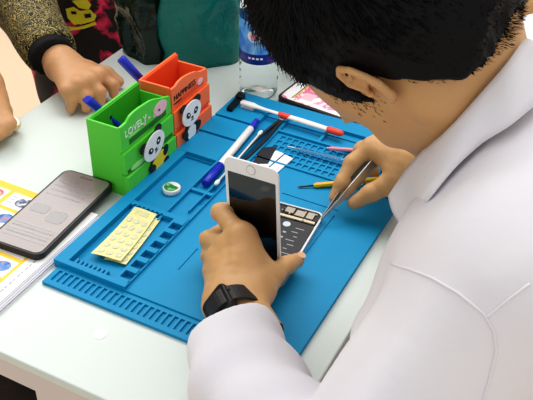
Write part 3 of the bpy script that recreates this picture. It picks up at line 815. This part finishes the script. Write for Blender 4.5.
hm.add(SV, SF, HAIR)
hm.build('hair', man)

# white shirt
CUFF0 = at(236, 322, .044); SL1 = at(236, 348, .052); SL2 = at(247, 388, .057)
cp1, cp2 = at(204, 336, .035), at(263, 313, .052); CUTN = np.cross(cp2-cp1, ray(234, 320)[1]); CUTN /= np.linalg.norm(CUTN); CUTN *= np.sign(CUTN@(SL2-CUFF0))
def shirt(P):
    f1 = rcone(P, CUFF0-(SL1-CUFF0)*.8, SL1, .0265, .0400)
    d = smin(f1, rcone(P, SL1, SL2, .0400, .0455), .02)
    d = smin(d, rcone(P, SL2, ELB, .0455, .0520), .02)
    n = ELB-CUFF0; n /= np.linalg.norm(n)
    cn = CUTN*.75+n*.35; cn /= np.linalg.norm(cn)
    d = smax(d, -((P-(cp1+cp2)/2)@cn), .005)
    ua = smin(rcone(P, ELB, SHL, .0530, .0640), rcone(P, at(392, 338, .120), at(430, 300, .160), .036, .045), .02)
    d = smin(d, ua, .008)
    d = smin(d, rcone(P, SHL+np.array((.005, .02, 0)), SHR, .0640, .066), .05)
    d = smin(d, rcone(P, SHL+np.array((.01, .07, -.02)), np.array((.60, .06, -.20)), .075, .12), .06)
    d = smin(d, rcone(P, np.array((.455, .15, .17)), np.array((.60, .15, -.20)), .085, .12), .06)
    d = smin(d, rcone(P, np.array((.445, .26, .18)), np.array((.60, .24, -.20)), .085, .12), .06)
    d = smin(d, rcone(P, np.array((.466, .140, .245)), SHL+np.array((.0, .03, .02)), .055, .052), .05)
    d = smin(d, rcone(P, np.array((.466, .140, .245)), SHR, .055, .052), .05)
    d = smax(d, -rcone(P, tw(0, -.03, -.03), NECK-(NECK-tw(0, -.03, -.05))*.12, .066, .067), .012)
    rs = np.array((.435, .425, .06))
    d = smin(d, rcone(P, SHR, rs, .074, .055), .03)
    rc = np.array((.350, .335, .082))
    r2 = rcone(P, rs, rc, .055, .033); n2 = rs-rc; n2 /= np.linalg.norm(n2)
    d = smin(d, smax(r2, -((P-rc)@n2), .006), .02)
    # soft folds: bunched near the elbow and along the sleeve, broad on the back
    a = ((P-ELB)@n)
    fold = .0032*np.sin(115*(P@np.array((.55, -.70, .45)))+3*noise3(P, 14, 3))*np.clip(1.2-np.abs(np.linalg.norm(P-ELB, axis=-1)-.06)/.13, 0, 1)
    D1 = np.array((.62, -.62, .48)); D2 = np.array((.55, .78, .30)); D3 = np.cross(D1, D2)
    Q = np.stack([P@D1*3.2, P@D2*.9, P@D3*1.2], -1)
    cr = noise3(Q, 24, 31); cr = np.sign(cr)*np.abs(cr)**1.4
    return d-.0055*noise3(P, 24, 11)-fold-.0016*noise3(P, 62, 12)-.0062*cr
SHIRTV = snet(shirt, (.13, -.29, -.36), (.78, .56, .34), .0050)
sm_ = MB(); put(sm_, SHIRTV, WHITECLOTH)
so = sm_.build('shirt', man)
BV = BVHTree.FromPolygons([tuple(v) for v in SHIRTV[0]], [tuple(f) for f in SHIRTV[1].tolist()])
def on_shirt(px, py, off=.0):
    o_, d_ = ray(px, py); h = BV.ray_cast(Vector(o_), Vector(d_))
    return None if h[0] is None else np.array(h[0])+np.array(h[1])*off
def seam_line(pts, r):
    P = []
    for (a, b) in zip(pts, pts[1:]):
        for k in range(8):
            q_ = on_shirt(a[0]+(b[0]-a[0])*k/8, a[1]+(b[1]-a[1])*k/8, r*.3)
            if q_ is not None: P.append(q_)
    return P
m = MB()
for pts, r in (([(392, 264), (412, 270), (432, 278), (458, 293), (484, 314), (494, 332), (496, 352), (488, 384), (482, 404)], .0011),
               ([(486, 318), (505, 302), (533, 281)], .0010), ([(486, 318), (520, 292)], .0006)):
    P = seam_line(pts, r)
    if len(P) > 3: m.tube(P, r, WHITECLOTH, 8)
if m.v: m.build('seam', so)

# collar: a stand and a folded leaf around the neck
def strip(U, L, th, material, mb, nv=6, puff=.0):
    U = [np.array(p) for p in U]; L = [np.array(p) for p in L]
    def dens(A):
        out = []
        for a, b in zip(A, A[1:]):
            for k in range(5): out.append(a+(b-a)*k/5)
        out.append(A[-1])
        for _ in range(3): out = [out[0]]+[(out[i-1]+2*out[i]+out[i+1])/4 for i in range(1, len(out)-1)]+[out[-1]]
        return np.array(out)
    U, L = dens(U), dens(L); n = len(U)
    G = np.array([U+(L-U)*k/nv for k in range(nv+1)])
    nr = np.zeros_like(G)
    du = np.gradient(G, axis=0); dv = np.gradient(G, axis=1); nr = np.cross(dv, du); nr /= np.linalg.norm(nr, axis=2)[..., None]+1e-9
    if (nr.mean((0, 1))@(CAM-G.mean((0, 1)))) < 0: nr = -nr
    bulge = np.sin(np.linspace(0, math.pi, nv+1))[:, None, None]*puff
    A = (G+nr*(th/2+bulge)).reshape(-1, 3); B = (G-nr*(th/2-bulge)).reshape(-1, 3); N = len(A); F_ = []
    for i in range(nv):
        for j in range(n-1):
            a, b, c_, d_ = i*n+j, i*n+j+1, (i+1)*n+j+1, (i+1)*n+j
            F_ += [(a, b, c_, d_), (N+d_, N+c_, N+b, N+a)]
    for j in range(n-1): F_ += [(j+1, j, N+j, N+j+1), (nv*n+j, nv*n+j+1, N+nv*n+j+1, N+nv*n+j)]
    for i in range(nv): F_ += [(i*n, (i+1)*n, N+(i+1)*n, N+i*n), ((i+1)*n+n-1, i*n+n-1, N+i*n+n-1, N+(i+1)*n+n-1)]
    mb.add(np.concatenate([A, B]), F_, material, True)
m = MB()
BH = BVHTree.FromPolygons([tuple(v) for v in HEADV[0]], [tuple(f) for f in HEADV[1].tolist()])
def over(bvh, px, py, zf, off):
    o_, d_ = ray(px, py); h = bvh.ray_cast(Vector(o_), Vector(d_))
    return at(px, py, zf) if h[0] is None else np.array(h[0])+np.array(h[1])*off
U = [at(560, 70, .335), at(545, 50, .345), at(526, 35, .350), over(BH, 503, 60, .306, .005), over(BH, 480, 87, .296, .005), over(BH, 446, 126, .272, .006), over(BH, 421, 149, .240, .006), at(404, 173, .212), at(389, 196, .176)]
Lw = [at(590, 110, .310), at(570, 90, .316), at(540, 101, .316), at(512, 125, .304)]+[over(BV, *p, .005) for p in ((484, 148, .280), (456, 175, .258), (430, 206, .226))]+[at(416, 219, .202), at(404, 228, .176)]
print('COLLAR', np.round(U, 3).tolist(), np.round(Lw, 3).tolist(), 'HC', HC, 'ELB', ELB, 'SHL', SHL)
strip(U, Lw, .0022, WHITECLOTH, m, puff=.003)
m.build('collar', so)
# far side of the collar and trousers
m = MB()
U2 = [at(552, 34, .300), np.array((.455, .225, .305)), np.array((.40, .245, .235)), np.array((.37, .235, .19))]
L2 = [at(575, 92, .270), np.array((.455, .25, .25)), np.array((.42, .285, .21)), np.array((.385, .26, .15))]
strip(U2, L2, .0022, WHITECLOTH, m); m.build('collar', so)
def trousers(P):
    d = rcone(P, (.60, .09, -.27), (.60, .21, -.27), .13, .13)
    for s, y in ((-1, .03), (1, .27)):
        d = smin(d, rcone(P, (.58, .15+s*.08, -.285), (.20, y, -.255), .085, .062), .04)
        d = smin(d, rcone(P, (.20, y, -.255), (.22, y, FZ+.06), .062, .045), .03)
    return d-.003*noise3(P, 40, 9)
m = MB(); put(m, snet(trousers, (.08, -.12, FZ), (.80, .42, -.10), .009), TAUPE); m.build('trousers', man)
SHOE = mat('black_shoe', (24, 22, 22), .4, var=.2)
for y in (.03, .27):
    m = MB(); put(m, snet(lambda P: smax(smin(rcone(P, (.23, y, FZ+.045), (.10, y, FZ+.03), .042, .035), rcone(P, (.22, y, FZ+.07), (.22, y, FZ+.12), .042, .045), .03), FZ-P[..., 2], .004), (.04, y-.07, FZ-.01), (.30, y+.07, FZ+.14), .006), SHOE)
    m.build('shoe', man)
# smartwatch on the left wrist
ax = stub((0, 0, 0), (W_L-ELB), 1.0)
wc = at(237, 314, .041)
nd = np.array((-.80, -.12, .48)); nd -= ax*(nd@ax); nd /= np.linalg.norm(nd); sdv = np.cross(ax, nd)
o = thing('smartwatch', wc, 'black smartwatch with a square face on the left wrist beside the white sleeve', 'watch')
m = MB(); V = []; nseg = 44
STRAP = mat('watch_strap', (26, 26, 28), .5, var=.15, scale=120)
for k in range(nseg):
    a = 2*math.pi*k/nseg; c_, s_ = math.cos(a), math.sin(a)
    for (rr, h) in ((1.0, -.0115), (1.0, .0115), (1.09, .011), (1.09, -.011)):
        V.append(wc+nd*(.0285*rr*c_)+sdv*(.0255*rr*s_)+ax*h)
Fq = []
for k in range(nseg):
    k2 = (k+1) % nseg
    for e in range(4): Fq.append((k*4+e, k*4+(e+1) % 4, k2*4+(e+1) % 4, k2*4+e))
m.add(V, Fq, STRAP, False); m.build('strap', o)
fr = Frame(wc+nd*.0275, ax, sdv)
m = MB(); slab(m, roundrect(0, 0, .039, .036, .008), 0, .0095, BLACKPL, fr); m.build('watch_case', o, .002)
m = MB(); slab(m, roundrect(0, 0, .034, .031, .006), .0095, .0101, BLACKGL, fr)
DIM = mat('watch_face_marks', (92, 74, 66), .3, var=.1)
for k in range(4): slab(m, roundrect(.008-.005*k, .002, .0022, .016-.003*(k % 2), .0006), .0101, .0102, DIM, fr)
m.build('watch_screen', o)
MB().tube([fr((.006, .0165, .005)), fr((.006, .0195, .005))], .0030, DKSTEEL, 12).build('crown', o)

# tweezers in the right hand
tipp = at(321.5, 218.5, .0145); back = at(392, 140, .086); u = back-tipp; L = .120; u /= np.linalg.norm(u)
view = CAM-tipp; view /= np.linalg.norm(view); side = np.cross(u, view); side /= np.linalg.norm(side); side = .62*side+.78*np.cross(side, u); side /= np.linalg.norm(side)
o = thing('tweezers', tipp, 'fine steel tweezers in the right hand, tips at the opened phone corner', 'tweezers')
for s in (-1, 1):
    fr = Frame(tipp, u, view); m = MB()
    prof = [(0, .0002, .0010), (.012, .0010, .0018), (.030, .0030, .0034), (.050, .0044, .0056), (.090, .0034, .0060), (.112, .0010, .0056), (L, .0006, .0050)]
    V = []
    for (xx, gap, hw) in prof:
        for (dz, dw) in ((0, -1), (0, 1), (.0015, 1), (.0015, -1)): V.append(tipp+u*xx+side*s*(gap+dz)+np.cross(side, u)*dw*hw)
    Fq = [(0, 1, 2, 3)]
    for k in range(len(prof)-1):
        for e in range(4): Fq.append((k*4+e, k*4+(e+1) % 4, (k+1)*4+(e+1) % 4, (k+1)*4+e))
    Fq.append(tuple((len(prof)-1)*4+e for e in (3, 2, 1, 0)))
    m.add(V, Fq, STEEL); m.build('arm', o)
# ================================================================== PEOPLE ACROSS THE TABLE
def simple_hand(P, wrist, kn, tips, thumb, r=.0085, th=True, palm=.017):
    d = None
    for k, tpp in zip(kn, tips):
        c = rcone(P, wrist, k, palm, r+.004); d = c if d is None else smin(d, c, .012)
    d = smin(d, rcone(P, wrist, thumb[0], palm, .012), .012)
    for k, tpp in zip(kn, tips):
        mid = tpp[0]
        f = smin(rcone(P, k, mid, r+.0022, r+.001), rcone(P, mid, tpp[1], r+.001, r-.001), .004); d = smin(d, f, .005)
    f = smin(rcone(P, thumb[0], thumb[1], r+.003, r+.002), rcone(P, thumb[1], thumb[2], r+.002, r), .004)
    return smin(d, f, .008)
# --- person with the patterned black top
W2 = at(62, 66, .034)
E2 = np.array((-.47, .505, .075)); S2 = np.array((-.64, .68, .30))
k2 = [at(101, 76, .036), at(91, 81, .038), at(79, 86, .037), at(68, 91, .033)]
t2 = [(at(113, 85, .026), at(114, 95, .010)), (at(100, 92, .027), at(100, 103, .010)), (at(86, 97, .025), at(86, 108, .010)), (at(72, 100, .022), at(71, 109, .009))]
th2 = [at(88, 69, .030), at(107, 73, .022), at(119, 82, .012)]
def hand2(P):
    d = simple_hand(P, W2, k2, t2, th2, .0080, palm=.0195)
    d = smin(d, rcone(P, W2+(0, .006, 0), at(28, 28, .055), .0215, .030), .016)
    for k in k2[:3]: d = smin(d, np.linalg.norm(P-k-np.array((0, 0, .004)), axis=-1)-.0105, .006)
    return d-.0005*noise3(P, 420, 5)
b2 = MB(); put(b2, snet(hand2, (-.36, .24, -.002), (-.09, .50, .10), .0028), SKIN2)
H2 = np.array((-.60, .83, .56))
def head2(P):
    d = ellip(P, H2, (.092, .075, .10)); d = smin(d, ellip(P, H2+(.03, 0, -.06), (.062, .058, .075)), .03)
    d = smin(d, rcone(P, H2+(.085, 0, -.005), H2+(.108, 0, -.045), .008, .012), .01)
    for s in (-1, 1): d = smin(d, ellip(P, H2+(-.005, s*.078, -.03), (.018, .007, .030)), .006)
    d = smin(d, ellip(P, H2+(.084, 0, -.078), (.010, .022, .008)), .006)
    return smin(d, rcone(P, H2+(-.02, 0, -.08), H2+(-.03, 0, -.20), .052, .06), .03)
put(b2, snet(lambda P: smin(smin(rcone(P, at(28, 28, .055), E2, .030, .038), rcone(P, E2, S2, .038, .05), .02), smin(rcone(P, S2, H2+(-.04, 0, -.24), .05, .06), rcone(P, H2+(-.04, 0, -.24), H2+(-.02, 0, -.10), .06, .05), .03), .03), (-.74, .26, -.02), (-.26, .94, .56), .010), SKIN2)
put(b2, snet(head2, H2-(.14, .12, .24), H2+(.14, .12, .14), .006), SKIN2)
p2 = tag(b2.build('person'), 'person in a black top with red and yellow print, one hand on the table', 'person')
m = MB(); put(m, snet(lambda P: smax(ellip(P, H2+(-.012, 0, .012), (.098, .084, .108)), (P[..., 0]-H2[0]-.02)+.7*(H2[2]-P[..., 2])+.0, .01), H2-(.14, .12, .14), H2+(.14, .12, .16), .007), HAIR); m.build('hair', p2)
# the printed top: black cloth with crimson blotches and yellow lettering-like shapes
TOPM = ramp_mat('black_crimson_print', [(.0, (14, 9, 14)), (.46, (18, 10, 16)), (.50, (170, 26, 66)), (.57, (232, 52, 96)), (.62, (30, 10, 20)), (1.0, (20, 10, 18))], 13, .75, detail=5, dist=.8, bump=.1)
LACE = ramp_mat('black_gold_lace', [(.0, (14, 13, 13)), (.36, (14, 13, 13)), (.385, (206, 186, 106)), (.41, (16, 14, 14)), (.47, (14, 13, 13)), (.495, (196, 176, 98)), (.52, (14, 13, 13)), (.58, (16, 14, 12)), (.61, (210, 190, 112)), (.64, (12, 12, 12))], 42, .7, detail=2.0, dist=2.2)
BLACKCLOTH = mat('black_knit', (16, 15, 18), .85, var=.3, scale=200, bump=.3, bscale=500)
YELG = mat('yellow_shirt_print', (214, 204, 44), .7, var=.12, scale=50)
def top2(P):
    d = rcone(P, (-.57, .84, -.30), (-.62, .83, .24), .145, .140)
    d = smin(d, rcone(P, (-.62, .69, .28), (-.62, .98, .28), .072, .075), .06)
    a = np.array((-.58, 1.04, .0)); d = smin(d, rcone(P, (-.62, .98, .28), a, .07, .055), .04)
    return d-.008*noise3(P, 22, 4)-.003*noise3(P, 70, 6)
T2 = snet(top2, (-.84, .54, -.50), (-.36, 1.14, .40), .010)
m = MB(); put(m, T2, TOPM); to2 = m.build('printed_top', p2)
BT2 = BVHTree.FromPolygons([tuple(v) for v in T2[0]], [tuple(f) for f in T2[1].tolist()])
m = MB()
def print_patch(poly, mm, e):
    V = []
    cx_, cy_ = np.mean([p[0] for p in poly]), np.mean([p[1] for p in poly])
    rings = [[(cx_+(x-cx_)*s, cy_+(y-cy_)*s) for x, y in poly] for s in (1, .66, .33)]
    for rg in rings+[[(cx_, cy_)]]:
        for (x, y) in rg:
            o_, d_ = ray(x, y); h = BT2.ray_cast(Vector(o_), Vector(d_))
            if h[0] is None: return
            V.append(np.array(h[0])+np.array(h[1])*e)
    n = len(poly); Fq = []
    for r_ in range(2):
        for k in range(n): Fq.append((r_*n+k, r_*n+(k+1) % n, (r_+1)*n+(k+1) % n, (r_+1)*n+k))
    for k in range(n): Fq.append((2*n+k, 2*n+(k+1) % n, 3*n))
    m.add(V, Fq, mm, True)
def dense(poly, k=4):
    return [(a[0]+(b[0]-a[0])*i/k, a[1]+(b[1]-a[1])*i/k) for a, b in zip(poly, poly[1:]+poly[:1]) for i in range(k)]
for poly in ([(66, 8), (74, 6), (80, 10), (90, 9), (96, 15), (94, 20), (84, 23), (74, 24), (68, 17)], [(72, 0), (86, -2), (91, 4), (88, 9), (79, 7)], [(64, 25), (68, 28), (84, 25), (95, 21), (96, 24), (84, 28), (70, 30), (64, 32)]):
    print_patch(dense(poly), YELG, .004)
for poly in ([(71, 10), (76, 10), (77, 13), (72, 13)], [(84, 13), (90, 12), (91, 16), (85, 17)]): print_patch(dense(poly), BLACKCLOTH, .006)
if m.v: m.build('yellow_print', to2)
C2 = at(53, 57, .040)
def sleeve2(P):
    d = smin(rcone(P, C2, E2, .038, .060), rcone(P, E2, S2, .060, .085), .03)
    n = (E2-C2)/np.linalg.norm(E2-C2)
    return smax(d, -((P-C2)@n)+.010, .006)-.004*noise3(P, 45, 3)
m = MB(); put(m, snet(sleeve2, (-.78, .28, -.03), (-.22, .80, .42), .007), LACE); m.build('lace_sleeve', p2)
def cuff2(P):
    n = (E2-C2)/np.linalg.norm(E2-C2); a = (P-C2)@n
    return smax(smax(rcone(P, C2-n*.02, C2+n*.06, .031, .041), -a-.004, .003), a-.034, .004)-.002*noise3(P, 90, 3)
m = MB(); put(m, snet(cuff2, (-.40, .28, -.02), (-.18, .46, .12), .004), BLACKCLOTH); m.build('cuff', p2)
def legs2(P):
    d = rcone(P, (-.57, .83, -.27), (-.57, .93, -.27), .12, .12)
    for y in (.82, .97): d = smin(smin(d, rcone(P, (-.56, y, -.28), (-.20, y, -.24), .085, .065), .04), rcone(P, (-.20, y, -.24), (-.22, y, FZ+.05), .065, .045), .03)
    return smax(d, FZ-P[..., 2], .004)
DKTR = mat('dark_trousers', (34, 26, 28), .85, var=.3, scale=40)
m = MB(); put(m, snet(legs2, (-.72, .66, FZ-.02), (-.08, 1.10, -.10), .012), DKTR); m.build('trousers', p2)

# --- person at the far left edge holding the gold phone
gp = [at(-14, 140, .012), at(19, 127, .012)]
W3 = at(-17, 86, .045); E3 = np.array((-.48, .36, .13))
k3 = [at(0, 108, .034), at(-8, 112, .036), at(-16, 114, .034), at(-24, 116, .030)]
t3 = [(at(10, 124, .026), at(7, 132, .020)), (at(2, 127, .027), at(0, 136, .021)), (at(-8, 129, .026), at(-9, 139, .020)), (at(-18, 130, .024), at(-18, 139, .020))]
th3 = [at(-2, 98, .034), at(5, 112, .022), at(7, 126, .010)]
def hand3(P):
    d = simple_hand(P, W3, k3, t3, th3, .0082, palm=.021)
    return smin(d, smin(rcone(P, W3, E3, .0245, .040), rcone(P, E3, (-.62, .33, .25), .042, .055), .03), .016)-.0005*noise3(P, 420, 5)
b3 = MB(); put(b3, snet(hand3, (-.70, .12, -.01), (-.17, .48, .33), .0045), SKIN2)
H3 = np.array((-.64, .20, .53))
put(b3, snet(lambda P: head2(P-(H3-H2)), H3-(.14, .12, .24), H3+(.14, .12, .14), .007), SKIN2)
p3 = tag(b3.build('person'), 'person at the left edge of the photo, bare forearm and hand holding a gold phone', 'person')
m = MB(); put(m, snet(lambda P: smax(ellip(P, H3+(-.012, 0, .012), (.098, .084, .108)), (P[..., 0]-H3[0]-.02)+.7*(H3[2]-P[..., 2]), .01), H3-(.14, .12, .14), H3+(.14, .12, .16), .008), HAIR); m.build('hair', p3)
DKTOP = mat('dark_brown_shirt', (52, 40, 36), .85, var=.2, scale=50)
def top3(P):
    d = rcone(P, (-.63, .20, -.28), (-.66, .20, .22), .15, .13)
    d = smin(d, rcone(P, (-.65, .06, .26), (-.65, .34, .26), .07, .07), .05)
    d = smin(d, rcone(P, (-.65, .34, .26), (-.56, .38, .17), .066, .060), .03)
    return smin(d, rcone(P, (-.65, .06, .26), (-.62, .02, .0), .066, .055), .03)-.006*noise3(P, 25, 4)
m = MB(); put(m, snet(top3, (-.84, -.08, -.46), (-.46, .48, .38), .011), DKTOP); m.build('shirt', p3)
DKBR = ramp_mat('dark_brown_trousers', [(.3, (14, 10, 9)), (.6, (30, 20, 14)), (.75, (66, 46, 30))], 30, .85)
def legs3(P):
    d = rcone(P, (-.62, .12, -.27), (-.62, .28, -.27), .12, .12)
    for y in (.06, .24): d = smin(smin(d, rcone(P, (-.62, y, -.28), (-.12, y, -.215), .095, .085), .04), rcone(P, (-.12, y, -.215), (-.14, y, FZ+.05), .085, .05), .03)
    return smax(d, FZ-P[..., 2], .004)
m = MB(); put(m, snet(legs3, (-.80, -.08, FZ-.02), (.0, .42, -.08), .012), DKBR); m.build('trousers', p3)
gy = gp[1]-gp[0]; gy /= np.linalg.norm(gy); gx = np.array((gy[1], -gy[0], -.12))
phone_slab('smartphone', Frame(gp[1]+np.array((0, 0, -.004))-gy*.062-gx*.034, gx, gy), .068, .138, .0080, GOLDPL, PAPERWHITE,
           'gold edged smartphone in the hand at the left edge of the photo', rim=.0022, corner=.010)

# --- forearm at the far right end of the table
W4 = at(566, -2, .035); E4 = at(474, 4, .050)
k4 = [at(590, -8, .03), at(591, -2, .03), at(591, 5, .028), at(589, 11, .025)]
t4 = [(k+np.array((.035, -.004, -.005)), k+np.array((.058, -.012, -.014))) for k in k4]
th4 = [at(574, 13, .028), at(590, 20, .02), at(604, 22, .012)]
def hand4(P):
    d = simple_hand(P, W4, k4, t4, th4, .0085, palm=.021)
    d = smin(d, rcone(P, W4, E4, .026, .042), .016)
    d = smin(d, rcone(P, E4, E4+np.array((-.02, .20, .20)), .042, .055), .03)
    d = smin(d, rcone(P, E4+np.array((-.02, .20, .20)), (.06, 1.40, .24), .05, .06), .03)
    return smin(d, head2(P-(H4-H2)), .03)
H4 = np.array((.08, 1.40, .56))
b4 = MB(); put(b4, snet(hand4, (-.06, .76, -.01), (.56, 1.52, .70), .0072), SKIN)
p4 = tag(b4.build('person'), 'person at the top right, only a bare forearm resting on the table end', 'person')
m = MB(); put(m, snet(lambda P: smax(ellip(P, H4+(-.012, 0, .012), (.098, .084, .108)), (P[..., 0]-H4[0]-.02)+.7*(H4[2]-P[..., 2]), .01), H4-(.14, .12, .14), H4+(.14, .12, .16), .008), HAIR); m.build('hair', p4)
GREYTEE = mat('grey_tee', (150, 150, 156), .85, var=.1)
m = MB(); put(m, snet(lambda P: smin(rcone(P, E4+np.array((-.016, .15, .15)), E4+np.array((-.02, .26, .24)), .062, .075), smin(rcone(P, (.05, 1.40, .22), E4+np.array((-.02, .26, .24)), .09, .075), rcone(P, (.07, 1.42, .2), (.08, 1.48, -.30), .13, .15), .06), .05)-.004*noise3(P, 30, 3), (-.14, .98, -.48), (.36, 1.70, .44), .012), GREYTEE); m.build('shirt', p4)

# ------------------------------------------------------------------ crumpled green bag
BAGM = mat('green_bag_plastic', (0, 122, 114), .26, var=.4, scale=14, bump=.9, bscale=55, spec=.5)
BAGD = mat('dark_green_bag_plastic', (6, 40, 32), .25, var=.5, scale=16, bump=.9, bscale=55, spec=.5)
def bag(foot, h, seed, material, name, label, lean=(0, 0), group=None, amp=.010):
    foot = np.array(foot, float); n0 = len(foot); per = []
    for k in range(n0):
        for s in range(12): per.append(foot[k]+(foot[(k+1) % n0]-foot[k])*s/12)
    per = np.array(per); c = per.mean(0)
    for _ in range(4): per = (np.roll(per, 1, 0)+2*per+np.roll(per, -1, 0))/4
    nz = 30; V = []; n = len(per)
    for j in range(nz+1):
        tt = j/nz; s = 1+.05*math.sin(tt*3)-.16*tt**2
        for p in per:
            xy = c+(p-c)*s+np.array(lean)*tt
            V.append((xy[0], xy[1], h*tt))
    V = np.array(V)
    dn = V-np.array((c[0], c[1], 0)); dn[:, 2] = 0; dn /= np.linalg.norm(dn, axis=1)[:, None]
    rg = lambda f, k, st: 1-np.minimum(1, 3.2*np.abs(noise3(V*np.array((1, 1, st)), f, k)))
    crease = .75*rg(34, seed, .5)+.45*rg(70, seed+1, .8)+.5*noise3(V, 24, seed+2)-.5
    V += dn*(crease*amp*2.0)[:, None]*np.clip(V[:, 2:3]/.02+.25, .25, 1)
    Fq = [(j*n+k, j*n+(k+1) % n, (j+1)*n+(k+1) % n, (j+1)*n+k) for j in range(nz) for k in range(n)]
    o = thing(name, (c[0], c[1], 0), label, 'bag', group)
    mm = MB(); mm.add(V, Fq+[tuple(range(n))[::-1]], material, True); bo = mm.build('bag_body', o)
    for s in (-1, 1):
        top = np.array((c[0]+lean[0], c[1]+lean[1]+s*.03, h))
        pts = [top+np.array((.07*math.cos(a), 0, -.02+.10*math.sin(a))) for a in np.linspace(0, math.pi, 14)]
        MB().tube(pts, .008, material, 8, flat=.3).build('handle', o)
    return o
bag([(-.175, .492), (-.10, .515), (-.064, .556), (-.075, .66), (-.17, .66)], .29, 3, BAGM, 'plastic_bag', 'teal green plastic bag standing on the table behind the orange pen holder', (.01, .0), amp=.009)
bag([(-.252, .503), (-.19, .481), (-.165, .50), (-.175, .62), (-.25, .62)], .26, 8, BAGD, 'plastic_bag', 'dark green crumpled plastic bag between the printed top and the teal bag', (-.005, -.01), amp=.016)
# ================================================================== LIGHT AND CAMERA
w = bpy.data.worlds.new('daylight'); SC.world = w; w.use_nodes = True
bg = w.node_tree.nodes['Background']; bg.inputs['Color'].default_value = (1.0, .985, .96, 1); bg.inputs['Strength'].default_value = .72
def area(name, loc, target, size, power, col=(1, 1, 1)):
    l = bpy.data.lights.new(name, 'AREA'); l.energy = power; l.size = size; l.color = col
    o = bpy.data.objects.new(name, l); COL.objects.link(o); o.location = loc
    o.rotation_euler = (Vector(target)-Vector(loc)).to_track_quat('-Z', 'Y').to_euler(); return o
area('window_light', (-1.6, 1.2, 2.0), (.2, .2, 0), 1.8, 33, (1, .99, .97))
area('far_table_fill', (.25, 1.15, 1.9), (.15, .6, 0), 1.2, 20, (1, .98, .95))  # added fill lamp from above, brightens the far part of the table
cd = bpy.data.cameras.new('camera'); cam = bpy.data.objects.new('camera', cd); COL.objects.link(cam)
cd.sensor_fit = 'HORIZONTAL'; cd.sensor_width = 36; cd.lens = F_PX/533*36; cd.clip_start = .01
M = Matrix.Identity(4)
for i in range(3):
    M[i][0] = ROT[0][i]; M[i][1] = -ROT[1][i]; M[i][2] = -ROT[2][i]; M[i][3] = CAM[i]
cam.matrix_world = M
SC.camera = cam
SC.view_settings.view_transform = 'Standard'; SC.view_settings.exposure = 0.04
try: SC.view_settings.look = 'Medium High Contrast'
except TypeError: print('LOOK?')
# lift the whole place so that the floor is at z = 0
for o in list(SC.objects):
    if o.parent is None: o.location.z += TZ
